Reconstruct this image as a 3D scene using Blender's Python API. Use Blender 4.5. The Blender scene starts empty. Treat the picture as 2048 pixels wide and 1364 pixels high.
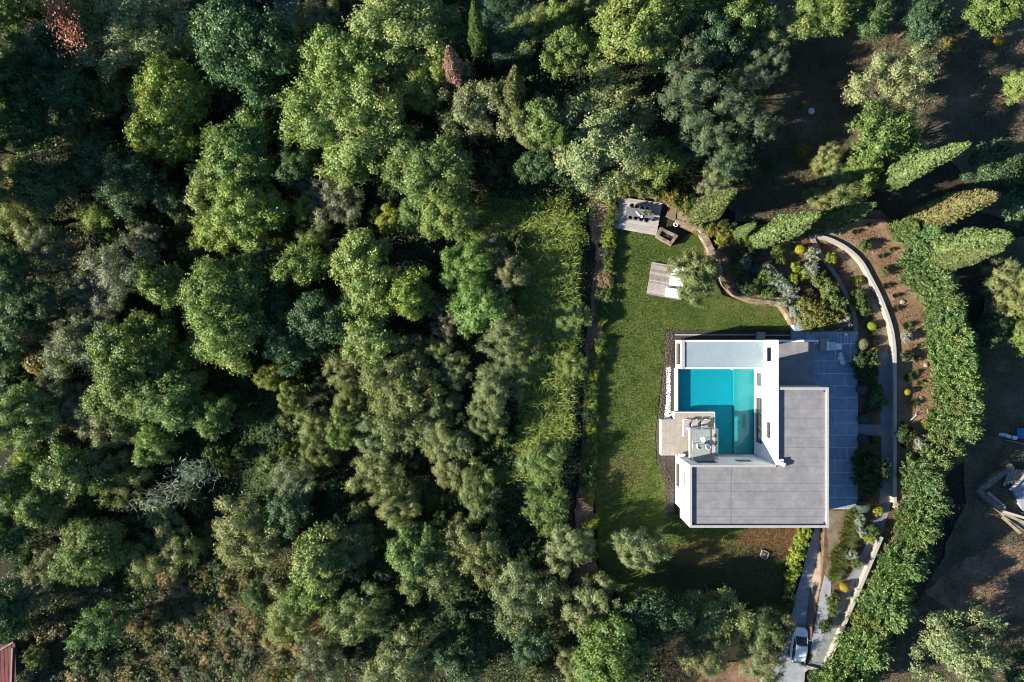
import bpy, math, random
import numpy as np

# ------------------------------------------------------------------ camera, sky, sun, exposure
scene = bpy.context.scene
C = scene.collection
H = 81.3                      # camera height above the lawn (m)
W = 122.0                     # ground width seen by the frame at lawn level (m)
K = W / 2048.0
cam_d = bpy.data.cameras.new('camera')
cam_d.sensor_width = 36.0
cam_d.lens = 36.0 * H / W
cam_d.clip_end = 2000
cam = bpy.data.objects.new('camera', cam_d)
cam.location = (0, 0, H)
C.objects.link(cam)
scene.camera = cam

SUN_EL = math.radians(22.5)
SUN_AZ = math.radians(12.5)   # shadows run to the right of the frame and this much up
world = bpy.data.worlds.new('World')
scene.world = world
world.use_nodes = True
wn = world.node_tree.nodes
sky = wn.new('ShaderNodeTexSky')
sky.sky_type = 'NISHITA'
sky.sun_disc = False
sky.sun_elevation = SUN_EL
# light comes from world direction (-cos az, -sin az); Nishita rotation 0 = +Y, clockwise
sky.sun_rotation = math.radians(270) - SUN_AZ
sky.air_density = 1.0
sky.dust_density = 0.0
sky.ozone_density = 5.0
wn['Background'].inputs['Strength'].default_value = 0.062
world.node_tree.links.new(sky.outputs[0], wn['Background'].inputs['Color'])
sun_d = bpy.data.lights.new('sun', 'SUN')
sun_d.energy = 5.0
sun_d.angle = math.radians(0.5)
sun_d.color = (1.0, 0.92, 0.79)
sun = bpy.data.objects.new('sun', sun_d)
from mathutils import Vector
ldir = Vector((math.cos(SUN_AZ) * math.cos(SUN_EL), math.sin(SUN_AZ) * math.cos(SUN_EL), -math.sin(SUN_EL)))
sun.rotation_euler = ldir.to_track_quat('-Z', 'Y').to_euler()
sun.location = (-60, -15, 60)
C.objects.link(sun)
scene.view_settings.view_transform = 'Standard'
scene.view_settings.look = 'None'
scene.view_settings.gamma = 1.0
scene.view_settings.exposure = 1.6
scene.view_settings.use_curve_mapping = False
scene.render.engine = 'CYCLES'
scene.cycles.max_bounces = 6
scene.cycles.diffuse_bounces = 3
scene.cycles.glossy_bounces = 2
scene.cycles.transmission_bounces = 4
scene.cycles.transparent_max_bounces = 10
scene.cycles.filter_width = 1.1

# ------------------------------------------------------------------ helpers
R = math.radians


def at(px, py, z=0.0):
    s = K * (H - z) / H
    return ((px - 1024.0) * s, (682.0 - py) * s, z)


def poly(pts, z=0.0):
    return [at(p[0], p[1], z)[:2] for p in pts]


def fall(x, y):
    """ground level: the hillside drops away left of the lawn"""
    d = np.clip(3.0 - np.asarray(x, float) - np.clip((np.asarray(y, float) - 17) * .0, 0, 9), 0, 60)
    return -np.minimum(d * .175, 7.5)


def inside(P, pg):
    x, y = P[:, 0], P[:, 1]
    r = np.zeros(len(P), bool)
    n = len(pg)
    for i in range(n):
        x1, y1 = pg[i]
        x2, y2 = pg[(i + 1) % n]
        if y1 == y2:
            continue
        c = ((y1 > y) != (y2 > y)) & (x < (x2 - x1) * (y - y1) / (y2 - y1) + x1)
        r ^= c
    return r


def tag(o, label=None, cat=None, group=None, kind=None):
    if label: o['label'] = label
    if cat: o['category'] = cat
    if group: o['group'] = group
    if kind: o['kind'] = kind
    return o


def thing(name, label, cat, loc=(0, 0, 0), rz=0.0, group=None):
    o = bpy.data.objects.new(name, None)
    o.empty_display_size = 0.3
    o.location = loc
    o.rotation_euler = (0, 0, rz)
    C.objects.link(o)
    return tag(o, label, cat, group)


def link(name, me, parent=None, loc=(0, 0, 0), rz=0.0, sc=(1, 1, 1)):
    o = bpy.data.objects.new(name, me)
    C.objects.link(o)
    o.location = loc
    o.rotation_euler = (0, 0, rz)
    o.scale = sc
    if parent: o.parent = parent
    return o


class MB:
    """collects solids and turns them into one mesh"""

    def __init__(s):
        s.v, s.f, s.sm = [], [], []

    def add(s, vs, fs, smooth=False):
        b = len(s.v)
        s.v += [tuple(v) for v in vs]
        s.f += [tuple(i + b for i in f) for f in fs]
        s.sm += [smooth] * len(fs)
        return s

    def box(s, x0, x1, y0, y1, z0, z1):
        return s.add([(x0, y0, z0), (x1, y0, z0), (x1, y1, z0), (x0, y1, z0), (x0, y0, z1), (x1, y0, z1), (x1, y1, z1), (x0, y1, z1)],
                     [(3, 2, 1, 0), (4, 5, 6, 7), (0, 1, 5, 4), (1, 2, 6, 5), (2, 3, 7, 6), (3, 0, 4, 7)])

    def obox(s, c, sx, sy, z0, z1, a=0.0, tilt=0.0):
        ca, sa = math.cos(a), math.sin(a)
        vs = []
        for z in (z0, z1):
            for dx, dy in ((-sx, -sy), (sx, -sy), (sx, sy), (-sx, sy)):
                vs.append((c[0] + dx / 2 * ca - dy / 2 * sa, c[1] + dx / 2 * sa + dy / 2 * ca, z + tilt * dx / 2))
        return s.add(vs, [(3, 2, 1, 0), (4, 5, 6, 7), (0, 1, 5, 4), (1, 2, 6, 5), (2, 3, 7, 6), (3, 0, 4, 7)])

    def prism(s, pts, z0, z1):
        a = sum(pts[i][0] * pts[(i + 1) % len(pts)][1] - pts[(i + 1) % len(pts)][0] * pts[i][1] for i in range(len(pts)))
        if a < 0: pts = pts[::-1]
        n = len(pts)
        vs = [(p[0], p[1], z0) for p in pts] + [(p[0], p[1], z1) for p in pts]
        fs = [tuple(range(n - 1, -1, -1)), tuple(range(n, 2 * n))]
        fs += [(i, (i + 1) % n, n + (i + 1) % n, n + i) for i in range(n)]
        return s.add(vs, fs)

    def sheet(s, pts, z):
        a = sum(pts[i][0] * pts[(i + 1) % len(pts)][1] - pts[(i + 1) % len(pts)][0] * pts[i][1] for i in range(len(pts)))
        if a < 0: pts = pts[::-1]
        return s.add([(p[0], p[1], z) for p in pts], [tuple(range(len(pts)))])

    def tube(s, path, rad, n=6, cap=True):
        rings = []
        P = [Vector(p) for p in path]
        for i, p in enumerate(P):
            d = (P[min(i + 1, len(P) - 1)] - P[max(i - 1, 0)]).normalized()
            u = d.cross(Vector((0, 0, 1)))
            if u.length < 1e-3: u = Vector((1, 0, 0))
            u.normalize()
            w = u.cross(d)
            r = rad[i] if hasattr(rad, '__len__') else rad
            rings.append([p + (u * math.cos(2 * math.pi * k / n) + w * math.sin(2 * math.pi * k / n)) * r for k in range(n)])
        vs = [v for r_ in rings for v in r_]
        fs = []
        for i in range(len(P) - 1):
            for k in range(n):
                fs.append((i * n + k, i * n + (k + 1) % n, (i + 1) * n + (k + 1) % n, (i + 1) * n + k))
        if cap:
            fs.append(tuple(range(n - 1, -1, -1)))
            fs.append(tuple((len(P) - 1) * n + k for k in range(n)))
        return s.add(vs, fs, True)

    def lathe(s, c, prof, n=16):
        vs, fs = [], []
        for r, z in prof:
            for k in range(n):
                a = 2 * math.pi * k / n
                vs.append((c[0] + r * math.cos(a), c[1] + r * math.sin(a), c[2] + z))
        for i in range(len(prof) - 1):
            for k in range(n):
                fs.append((i * n + k, i * n + (k + 1) % n, (i + 1) * n + (k + 1) % n, (i + 1) * n + k))
        fs.append(tuple(range(n - 1, -1, -1)))
        fs.append(tuple((len(prof) - 1) * n + k for k in range(n)))
        return s.add(vs, fs, True)

    def mesh(s, name, m):
        me = bpy.data.meshes.new(name)
        me.from_pydata(s.v, [], s.f)
        me.polygons.foreach_set('use_smooth', s.sm)
        me.update()
        if m: me.materials.append(m)
        return me

    def build(s, name, m, parent=None, loc=(0, 0, 0), rz=0.0):
        o = link(name, s.mesh(name, m), parent, loc, rz)
        return o


def quads_mesh(name, V, m):
    """V: (n,4,3) array, one loose quad each"""
    n = len(V)
    me = bpy.data.meshes.new(name)
    me.vertices.add(n * 4)
    me.vertices.foreach_set('co', np.ascontiguousarray(V, np.float32).ravel())
    me.loops.add(n * 4)
    me.loops.foreach_set('vertex_index', np.arange(n * 4, dtype=np.int32))
    me.polygons.add(n)
    me.polygons.foreach_set('loop_start', np.arange(0, n * 4, 4, dtype=np.int32))
    me.update()
    me.validate()
    if m: me.materials.append(m)
    return me


def unit(a):
    return a / np.maximum(np.linalg.norm(a, axis=-1, keepdims=True), 1e-6)


def leaves(P, N, L, Wd, rng, along=None, cup=0.15):
    """diamond leaf quads at P facing N; L, Wd arrays or scalars"""
    n = len(P)
    N = unit(N)
    t = along if along is not None else rng.normal(size=(n, 3))
    t = unit(t - N * (t * N).sum(1, keepdims=True)) if along is None else unit(t)
    b = unit(np.cross(N, t))
    L = np.broadcast_to(np.asarray(L, float), (n,))[:, None]
    Wd = np.broadcast_to(np.asarray(Wd, float), (n,))[:, None]
    V = np.empty((n, 4, 3))
    V[:, 0] = P - t * L * .5
    V[:, 1] = P + b * Wd * .5 + N * Wd * cup
    V[:, 2] = P + t * L * .5
    V[:, 3] = P - b * Wd * .5 + N * Wd * cup
    return V


# ------------------------------------------------------------------ materials
def nodes_of(name):
    m = bpy.data.materials.new(name)
    m.use_nodes = True
    nt = m.node_tree
    return m, nt, nt.nodes, nt.links, nt.nodes['Principled BSDF']


def noise(nt, scale, detail=4, rough=.6, vec=None):
    n = nt.nodes.new('ShaderNodeTexNoise')
    n.inputs['Scale'].default_value = scale
    n.inputs['Detail'].default_value = detail
    n.inputs['Roughness'].default_value = rough
    if vec is not None: nt.links.new(vec, n.inputs['Vector'])
    return n.outputs['Fac']


def ramp(nt, fac, stops):
    r = nt.nodes.new('ShaderNodeValToRGB')
    nt.links.new(fac, r.inputs['Fac'])
    el = r.color_ramp.elements
    while len(el) < len(stops): el.new(.5)
    for e, (p, c) in zip(el, stops):
        e.position = p
        e.color = (*c, 1) if len(c) == 3 else c
    return r.outputs['Color']


def mixc(nt, fac, a, b, mode='MIX'):
    n = nt.nodes.new('ShaderNodeMix')
    n.data_type = 'RGBA'
    n.blend_type = mode
    for sock, val in ((n.inputs[0], fac), (n.inputs[6], a), (n.inputs[7], b)):
        if isinstance(val, bpy.types.NodeSocket): nt.links.new(val, sock)
        elif isinstance(val, (int, float)): sock.default_value = val
        else: sock.default_value = (*val, 1)
    return n.outputs[2]


def geo_pos(nt):
    return nt.nodes.new('ShaderNodeNewGeometry').outputs['Position']


def bump(nt, p, h, strength=.4, dist=.05):
    b = nt.nodes.new('ShaderNodeBump')
    b.inputs['Strength'].default_value = strength
    b.inputs['Distance'].default_value = dist
    nt.links.new(h, b.inputs['Height'])
    nt.links.new(b.outputs['Normal'], p.inputs['Normal'])


def plain(name, c1, c2=None, scale=2.0, rough=.8, spec=.3, bmp=.0, bscale=None, bdist=.03, lo=.35, hi=.65, metal=0.0):
    m, nt, n, l, p = nodes_of(name)
    c2 = c2 or tuple(x * .8 for x in c1)
    pos = geo_pos(nt)
    f = noise(nt, scale, 6, .65, pos)
    l.new(ramp(nt, f, [(lo, c2), (hi, c1)]), p.inputs['Base Color'])
    p.inputs['Roughness'].default_value = rough
    p.inputs['Specular IOR Level'].default_value = spec
    p.inputs['Metallic'].default_value = metal
    if bmp: bump(nt, p, noise(nt, bscale or scale * 6, 4, .6, pos), bmp, bdist)
    return m


def soil_mat(name, a, b, c, scale=.25, fine=7.0, bdist=.12):
    m, nt, n, l, p = nodes_of(name)
    pos = geo_pos(nt)
    f = noise(nt, scale, 6, .7, pos)
    g = noise(nt, fine, 5, .7, pos)
    base = ramp(nt, f, [(.33, a), (.5, b), (.68, c)])
    col = mixc(nt, .75, base, ramp(nt, g, [(.3, (.35, .35, .35)), (.75, (1.35, 1.3, 1.2))]), 'MULTIPLY')
    l.new(col, p.inputs['Base Color'])
    p.inputs['Roughness'].default_value = .95
    p.inputs['Specular IOR Level'].default_value = .1
    bump(nt, p, g, .8, bdist)
    return m


def leaf_mat(name, trans=.18, var=.34, rough=.5, spec=.25, patch=.35):
    m, nt, n, l, p = nodes_of(name)
    oi = n.new('ShaderNodeObjectInfo')
    ge = n.new('ShaderNodeNewGeometry')
    mr = n.new('ShaderNodeMapRange')
    l.new(ge.outputs['Random Per Island'], mr.inputs['Value'])
    mr.inputs['To Min'].default_value = 1 - var
    mr.inputs['To Max'].default_value = 1 + var
    hs = n.new('ShaderNodeHueSaturation')
    l.new(oi.outputs['Color'], hs.inputs['Color'])
    l.new(mr.outputs[0], hs.inputs['Value'])
    f = noise(nt, .55, 3, .6, ge.outputs['Position'])
    h = n.new('ShaderNodeMapRange')
    l.new(f, h.inputs['Value'])
    h.inputs['From Min'].default_value = .3
    h.inputs['From Max'].default_value = .7
    h.inputs['To Min'].default_value = .5 - .03 * patch / .35
    h.inputs['To Max'].default_value = .5 + .025 * patch / .35
    l.new(h.outputs[0], hs.inputs['Hue'])
    l.new(hs.outputs[0], p.inputs['Base Color'])
    p.inputs['Roughness'].default_value = rough
    p.inputs['Specular IOR Level'].default_value = spec
    tr = n.new('ShaderNodeBsdfTranslucent')
    tc = mixc(nt, 1.0, hs.outputs[0], (1.5, 1.7, .7), 'MULTIPLY')
    l.new(tc, tr.inputs['Color'])
    mx = n.new('ShaderNodeMixShader')
    mx.inputs[0].default_value = trans
    l.new(p.outputs[0], mx.inputs[1])
    l.new(tr.outputs[0], mx.inputs[2])
    l.new(mx.outputs[0], n['Material Output'].inputs['Surface'])
    return m


M = {}
M['leaf'] = leaf_mat('leaf')
M['needle'] = leaf_mat('needle', trans=.15, var=.35, rough=.6, patch=.15)
M['bark'] = plain('bark', (.12, .09, .065), (.05, .038, .03), 3, .95, .1, .6, 12)
M['deadwood'] = plain('dead_wood', (.30, .26, .22), (.16, .13, .11), 3, .9, .1)
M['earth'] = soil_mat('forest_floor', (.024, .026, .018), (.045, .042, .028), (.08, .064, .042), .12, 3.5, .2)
M['redsoil'] = soil_mat('red_soil', (.15, .095, .064), (.255, .165, .112), (.335, .225, .16), .5, 6, .1)
M['bedsoil'] = soil_mat('bed_soil', (.06, .042, .03), (.15, .095, .062), (.22, .14, .092), .45, 6, .1)
M['dryground'] = soil_mat('dry_ground', (.06, .052, .03), (.125, .10, .055), (.22, .15, .085), .3, 4, .15)
M['field'] = soil_mat('field_soil', (.065, .06, .043), (.125, .105, .07), (.18, .14, .092), .22, 3.5, .15)
M['orangesoil'] = soil_mat('orange_soil', (.22, .13, .07), (.36, .235, .135), (.46, .33, .21), .6, 5, .12)
M['gravelpath'] = soil_mat('gravel_path', (.11, .085, .055), (.19, .15, .11), (.26, .22, .18), .55, 9, .05)
M['concrete'] = plain('concrete', (.21, .22, .24), (.14, .15, .165), 1.1, .85, .25, .25, 14, .02)
M['drive'] = plain('driveway_concrete', (.29, .305, .33), (.2, .21, .23), .9, .85, .25, .25, 10, .02)
M['slate'] = plain('slate_paving', (.26, .315, .385), (.18, .225, .285), 1.6, .75, .3, .2, 12, .015)
M['slate2'] = plain('slate_paving_pale', (.30, .355, .42), (.22, .265, .32), 1.6, .75, .3, .2, 12, .015)
M['white'] = plain('white_render', (.73, .73, .725), (.64, .64, .635), .8, .85, .2, .08, 30, .004)
M['coping'] = plain('coping_stone', (.38, .36, .345), (.31, .295, .28), 4, .8, .2)
M['roof'] = plain('roof_felt', (.238, .232, .232), (.158, .155, .159), 1.0, .9, .15, .3, 18, .01, .3, .7)
M['tar'] = plain('tar_joint', (.15, .146, .146), (.12, .117, .117), 4, .8, .2)
M['membrane'] = plain('pale_membrane', (.235, .295, .325), (.215, .265, .30), .8, .55, .35)
M['glass'] = plain('dark_glass', (.035, .04, .042), (.02, .025, .028), 1, .06, .6)
M['frame'] = plain('window_frame', (.10, .10, .10), (.08, .08, .08), 3, .5, .4)
M['beige'] = plain('beige_reveal', (.50, .43, .35), (.43, .37, .30), 5, .8, .2)
M['deckstone'] = plain('pale_deck_stone', (.33, .295, .25), (.285, .25, .21), 1.5, .8, .25, .1, 14, .01)
M['balcony'] = plain('balcony_tile', (.36, .36, .34), (.31, .305, .29), 2, .8, .25)
M['wood'] = plain('weathered_wood', (.37, .34, .31), (.28, .25, .225), 2.2, .85, .2, .3, 9, .01)
M['wood2'] = plain('weathered_wood_pale', (.42, .39, .365), (.33, .30, .275), 2.2, .85, .2, .3, 9, .01)
M['wood3'] = plain('weathered_wood_dark', (.27, .235, .21), (.19, .16, .14), 2.2, .85, .2, .3, 9, .01)
M['stone'] = plain('garden_stone', (.215, .16, .11), (.13, .095, .065), 3, .9, .2, .5, 10, .03)
M['stone2'] = plain('garden_stone_pale', (.29, .24, .185), (.18, .14, .10), 3, .9, .2, .5, 10, .03)
M['kerb'] = plain('kerb_stone', (.25, .23, .21), (.165, .15, .14), 3, .9, .2, .4, 10, .02)
M['cream'] = plain('cream_wall', (.35, .30, .235), (.235, .195, .14), 1.6, .9, .15, .3, 8, .02)
M['blackgravel'] = plain('black_gravel', (.075, .062, .052), (.03, .026, .022), 9, .9, .2, .9, 14, .06)
M['pebble'] = plain('white_pebble', (.72, .70, .66), (.5, .48, .45), 7, .7, .3)
M['charcoal'] = plain('charcoal', (.04, .04, .042), (.028, .028, .03), 3, .6, .3)
M['tablegrey'] = plain('grey_table_top', (.17, .175, .185), (.12, .125, .135), 3, .6, .3)
M['whiteplastic'] = plain('white_plastic', (.78, .77, .75), (.74, .73, .71), 3, .45, .4)
M['cushion'] = plain('pale_cushion', (.60, .62, .66), (.54, .56, .6), 3, .9, .1)
M['mauve'] = plain('mauve_cushion', (.34, .28, .31), (.27, .22, .25), 3, .9, .1)
M['steel'] = plain('steel', (.45, .46, .47), (.36, .37, .38), 4, .35, .5, metal=.7)
M['carpaint'] = plain('silver_white_paint', (.80, .83, .86), (.77, .80, .83), .6, .35, .4)
M['rubber'] = plain('rubber', (.02, .02, .02), (.015, .015, .015), 4, .8, .2)
M['redlens'] = plain('red_lens', (.35, .02, .02), (.3, .02, .02), 4, .2, .5)
M['redtile'] = plain('red_roof_tile', (.17, .045, .05), (.10, .03, .035), 2, .85, .2)
M['bluetarp'] = plain('blue_tarp', (.05, .2, .42), (.04, .14, .32), 3, .5, .4)
M['greentarp'] = plain('green_tarp', (.02, .13, .08), (.01, .08, .05), 3, .6, .3)
M['oldwood'] = plain('old_boards', (.36, .30, .22), (.20, .16, .11), 2.5, .9, .15)
M['rubblec'] = plain('old_concrete', (.20, .18, .15), (.11, .10, .08), 1.3, .95, .15, .5, 7, .04)
M['poolplaster'] = plain('pool_plaster', (.012, .25, .315), (.010, .22, .28), 1.2, .7, .2)
M['poolshelf'] = plain('pool_shelf_plaster', (.07, .27, .28), (.05, .235, .25), 1.2, .7, .2)
M['embank'] = plain('embankment_concrete', (.20, .165, .13), (.12, .1, .08), .9, .95, .1, .5, 8, .03)


def lawn_mat(name, grass=True):
    m, nt, n, l, p = nodes_of(name)
    pos = geo_pos(nt)
    f = noise(nt, .35, 5, .65, pos)
    g = noise(nt, 5, 4, .7, pos)
    base = ramp(nt, f, [(.32, (.068, .106, .022)), (.52, (.104, .142, .031)), (.7, (.155, .165, .052))])

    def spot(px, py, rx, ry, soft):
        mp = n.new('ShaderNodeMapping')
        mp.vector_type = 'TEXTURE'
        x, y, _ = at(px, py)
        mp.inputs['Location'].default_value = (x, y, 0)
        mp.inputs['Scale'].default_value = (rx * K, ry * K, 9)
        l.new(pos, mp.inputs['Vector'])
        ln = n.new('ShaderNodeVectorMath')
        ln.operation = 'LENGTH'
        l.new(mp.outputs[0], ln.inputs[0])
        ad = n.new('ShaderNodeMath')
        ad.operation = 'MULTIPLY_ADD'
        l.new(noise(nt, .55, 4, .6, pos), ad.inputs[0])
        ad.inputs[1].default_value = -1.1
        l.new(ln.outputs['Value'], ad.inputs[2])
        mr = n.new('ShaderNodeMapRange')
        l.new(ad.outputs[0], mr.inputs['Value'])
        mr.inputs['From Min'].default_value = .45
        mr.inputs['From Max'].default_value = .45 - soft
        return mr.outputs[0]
    base = mixc(nt, spot(1235, 945, 75, 45, .35), base, (.125, .135, .04))
    base = mixc(nt, spot(1545, 1085, 95, 55, .35), base, (.15, .088, .04))
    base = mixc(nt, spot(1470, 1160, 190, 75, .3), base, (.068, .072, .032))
    base = mixc(nt, spot(1400, 1105, 90, 30, .4), base, (.13, .11, .04))
    col = mixc(nt, .8, base, ramp(nt, g, [(.28, (.4, .4, .4)), (.75, (1.35, 1.35, 1.3))]), 'MULTIPLY')
    if grass:
        ge = n.new('ShaderNodeNewGeometry')
        mr = n.new('ShaderNodeMapRange')
        l.new(ge.outputs['Random Per Island'], mr.inputs['Value'])
        mr.inputs['To Min'].default_value = .6
        mr.inputs['To Max'].default_value = 1.5
        hs = n.new('ShaderNodeHueSaturation')
        l.new(base, hs.inputs['Color'])
        l.new(mr.outputs[0], hs.inputs['Value'])
        col = hs.outputs[0]
    l.new(col, p.inputs['Base Color'])
    p.inputs['Roughness'].default_value = .85
    p.inputs['Specular IOR Level'].default_value = .15
    if not grass: bump(nt, p, g, .8, .08)
    return m


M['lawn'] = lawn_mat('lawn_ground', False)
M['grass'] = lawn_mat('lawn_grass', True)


def schlick(nt, normal=None):
    """two-sided reflectance: .02 face on, rising at grazing angles"""
    lw = nt.nodes.new('ShaderNodeLayerWeight')
    lw.inputs['Blend'].default_value = .5
    if normal is not None: nt.links.new(normal, lw.inputs['Normal'])
    pw = nt.nodes.new('ShaderNodeMath')
    pw.operation = 'POWER'
    nt.links.new(lw.outputs['Facing'], pw.inputs[0])
    pw.inputs[1].default_value = 5
    ma = nt.nodes.new('ShaderNodeMath')
    ma.operation = 'MULTIPLY_ADD'
    nt.links.new(pw.outputs[0], ma.inputs[0])
    ma.inputs[1].default_value = .98
    ma.inputs[2].default_value = .02
    return ma.outputs[0]


def water_mat():
    m, nt, n, l, p = nodes_of('pool_water')
    tr = n.new('ShaderNodeBsdfTransparent')
    tr.inputs['Color'].default_value = (.55, .96, .98, 1)
    gl = n.new('ShaderNodeBsdfGlossy')
    gl.inputs['Roughness'].default_value = .03
    b = n.new('ShaderNodeBump')
    b.inputs['Strength'].default_value = .3
    b.inputs['Distance'].default_value = .03
    l.new(noise(nt, 3.5, 2, .5, geo_pos(nt)), b.inputs['Height'])
    l.new(b.outputs[0], gl.inputs['Normal'])
    mx = n.new('ShaderNodeMixShader')
    l.new(schlick(nt, b.outputs[0]), mx.inputs[0])
    l.new(tr.outputs[0], mx.inputs[1])
    l.new(gl.outputs[0], mx.inputs[2])
    l.new(mx.outputs[0], n['Material Output'].inputs['Surface'])
    return m


def pane_mat():
    m, nt, n, l, p = nodes_of('clear_glass')
    tr = n.new('ShaderNodeBsdfTransparent')
    tr.inputs['Color'].default_value = (.86, .92, .92, 1)
    gl = n.new('ShaderNodeBsdfGlossy')
    gl.inputs['Roughness'].default_value = .02
    mx = n.new('ShaderNodeMixShader')
    l.new(schlick(nt), mx.inputs[0])
    l.new(tr.outputs[0], mx.inputs[1])
    l.new(gl.outputs[0], mx.inputs[2])
    l.new(mx.outputs[0], n['Material Output'].inputs['Surface'])
    return m


M['water'] = water_mat()
M['pane'] = pane_mat()

#SECTION ground
# ------------------------------------------------------------------ ground
GZ = 1.2      # level of the raised garden right of the villa
TZ = 1.3      # top of the paved terrace

PLATEAU = [(1436, 500), (1444, 532), (1454, 565), (1472, 584), (1500, 595), (1530, 600), (1563, 603), (1576, 620), (1590, 647), (1592, 676),
           (1602, 676), (1602, 1030), (1650, 1030), (1648, 1100), (1643, 1165), (1630, 1230), (1618, 1310), (1612, 1334), (1645, 1345),
           (1700, 1290), (1760, 1190), (1830, 1080), (1880, 960), (1905, 760), (1880, 600), (1830, 480), (1760, 420), (1680, 425),
           (1600, 455), (1560, 470), (1500, 470), (1450, 470)]
LAWN = [(1232, 456), (1312, 470), (1345, 492), (1395, 455), (1412, 475), (1422, 500), (1430, 560), (1445, 590), (1490, 606), (1555, 610), (1578, 640),
        (1588, 664), (1334, 662), (1326, 735), (1318, 800), (1310, 870), (1314, 930), (1330, 960), (1334, 1028), (1385, 1030), (1600, 1035), (1592, 1150),
        (1570, 1250), (1400, 1240), (1290, 1230), (1200, 1160), (1192, 1050), (1190, 950), (1193, 800), (1200, 700), (1215, 600), (1226, 520)]
FOREST = [(-80, -80), (1480, -80), (1520, 200), (1480, 380), (1240, 385), (1190, 420), (1165, 520), (1160, 900), (1130, 1040), (1180, 1160),
          (1300, 1260), (1330, 1450), (-80, 1450)]

rng = np.random.default_rng(11)
# one sheet of earth with a gentle swell under the trees, reaching far beyond the frame
n = 141
ax = np.concatenate([np.linspace(-400, -90, 12)[:-1], np.linspace(-90, 90, 121), np.linspace(90, 400, 12)[1:]])
gx, gy = np.meshgrid(ax, ax, indexing='ij')
gz = -.14 + .09 * np.sin(gx * .31 + 1.3 * np.sin(gy * .17)) * np.cos(gy * .27 + .8 * np.sin(gx * .11))
fp = np.array(poly(FOREST))
wood = inside(np.stack([gx.ravel(), gy.ravel()], 1), [tuple(p) for p in fp]).reshape(gx.shape)
gz = np.where(wood, gz + .1, gz - .02) + fall(gx, gy)
nn = len(ax)
gv = np.stack([gx, gy, gz], -1).reshape(-1, 3)
gf = [(i * nn + j, (i + 1) * nn + j, (i + 1) * nn + j + 1, i * nn + j + 1) for i in range(nn - 1) for j in range(nn - 1)]
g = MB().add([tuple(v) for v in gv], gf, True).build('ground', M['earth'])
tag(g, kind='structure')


def setting(name, mb, m):
    return tag(mb.build(name, m), kind='structure')


def rough(pts, amp, seed, n_=6):
    r_ = random.Random(seed)
    out = []
    for i, p in enumerate(pts):
        q = pts[(i + 1) % len(pts)]
        for k in range(n_):
            f = k / n_
            out.append((p[0] + (q[0] - p[0]) * f + r_.uniform(-amp, amp), p[1] + (q[1] - p[1]) * f + r_.uniform(-amp, amp)))
    return out


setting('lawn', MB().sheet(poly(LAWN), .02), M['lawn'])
setting('dirt_track', MB().sheet(poly(rough([(1178, 372), (1222, 372), (1236, 400), (1232, 440), (1222, 500), (1216, 560), (1212, 620), (1203, 690), (1194, 760), (1190, 840),
                                       (1187, 930), (1186, 1050), (1198, 1160), (1150, 1160), (1150, 1020), (1160, 930), (1166, 800), (1172, 700), (1184, 600), (1192, 520), (1182, 450)], 4, 5)), -.015), M['redsoil'])
setting('bare_earth', MB().sheet(poly(rough([(1182, 385), (1205, 372), (1222, 392), (1230, 420), (1222, 460), (1212, 482), (1196, 492), (1184, 478), (1178, 440)], 4, 5)), 0.0), M['orangesoil'])
setting('garden_ground', MB().prism(poly(PLATEAU, GZ), -.3, GZ), M['bedsoil'])
def draped(pts, lift_=.06, step=1.2):
    """a patch that follows the falling ground; ragged edge"""
    q = []
    for p in pts:
        z = 0.0
        for _ in range(4): z = float(fall(*at(p[0], p[1], z)[:2]))
        q.append(at(p[0], p[1], z)[:2])
    q_ = np.array(q)
    lo_, hi_ = q_.min(0), q_.max(0)
    xs_, ys_ = np.arange(lo_[0], hi_[0], step), np.arange(lo_[1], hi_[1], step)
    X_, Y_ = np.meshgrid(xs_, ys_, indexing='ij')
    ins = inside(np.stack([X_.ravel() + step / 2, Y_.ravel() + step / 2], 1), q).reshape(X_.shape)
    mb = MB()
    for i in range(len(xs_)):
        for j in range(len(ys_)):
            if ins[i, j]:
                c = [(xs_[i] + a * step, ys_[j] + b_ * step) for a, b_ in ((0, 0), (1, 0), (1, 1), (0, 1))]
                mb.add([(x, y, float(fall(x, y)) + lift_) for x, y in c], [(0, 1, 2, 3)])
    return mb


setting('dry_field', draped([(330, 1150), (460, 1140), (620, 1160), (660, 1250), (640, 1400), (60, 1400), (70, 1290), (200, 1290), (300, 1230)], .12), M['dryground'])
setting('bare_field', MB().sheet(poly(rough([(1850, 1180), (1910, 1130), (1990, 1090), (2120, 1080), (2160, 1230), (2000, 1240), (1900, 1220)], 4, 5)), -.03), M['redsoil'])
setting('orange_clearing', draped([(500, 222), (535, 200), (585, 188), (600, 200), (575, 230), (520, 248)], .16, .4), M['orangesoil'])
setting('clearing_ground', MB().sheet(poly(rough([(1480, -60), (1700, -40), (2120, -40), (2120, 460), (1960, 420), (1900, 300), (1740, 330), (1620, 440), (1470, 440), (1440, 380), (1520, 200)], 6, 8)), -.06), M['field'])
setting('clearing_ground', MB().sheet(poly(rough([(1990, 480), (2120, 470), (2120, 1420), (1740, 1420), (1800, 1260), (1880, 1130), (1930, 1000), (1940, 760)], 6, 9)), -.055), M['field'])
setting('lit_sandy_patch', MB().sheet(poly(rough([(1410, 1332), (1500, 1318), (1556, 1332), (1535, 1400), (1380, 1400)], 4, 5)), -.03), M['redsoil'])  # sunlit patch of the yard, laid in as a sheet of paler soil
setting('gray_road', draped([(552, -30), (600, -30), (598, 20), (590, 52), (566, 50), (548, 30)], .17, .35), M['concrete'])

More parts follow.
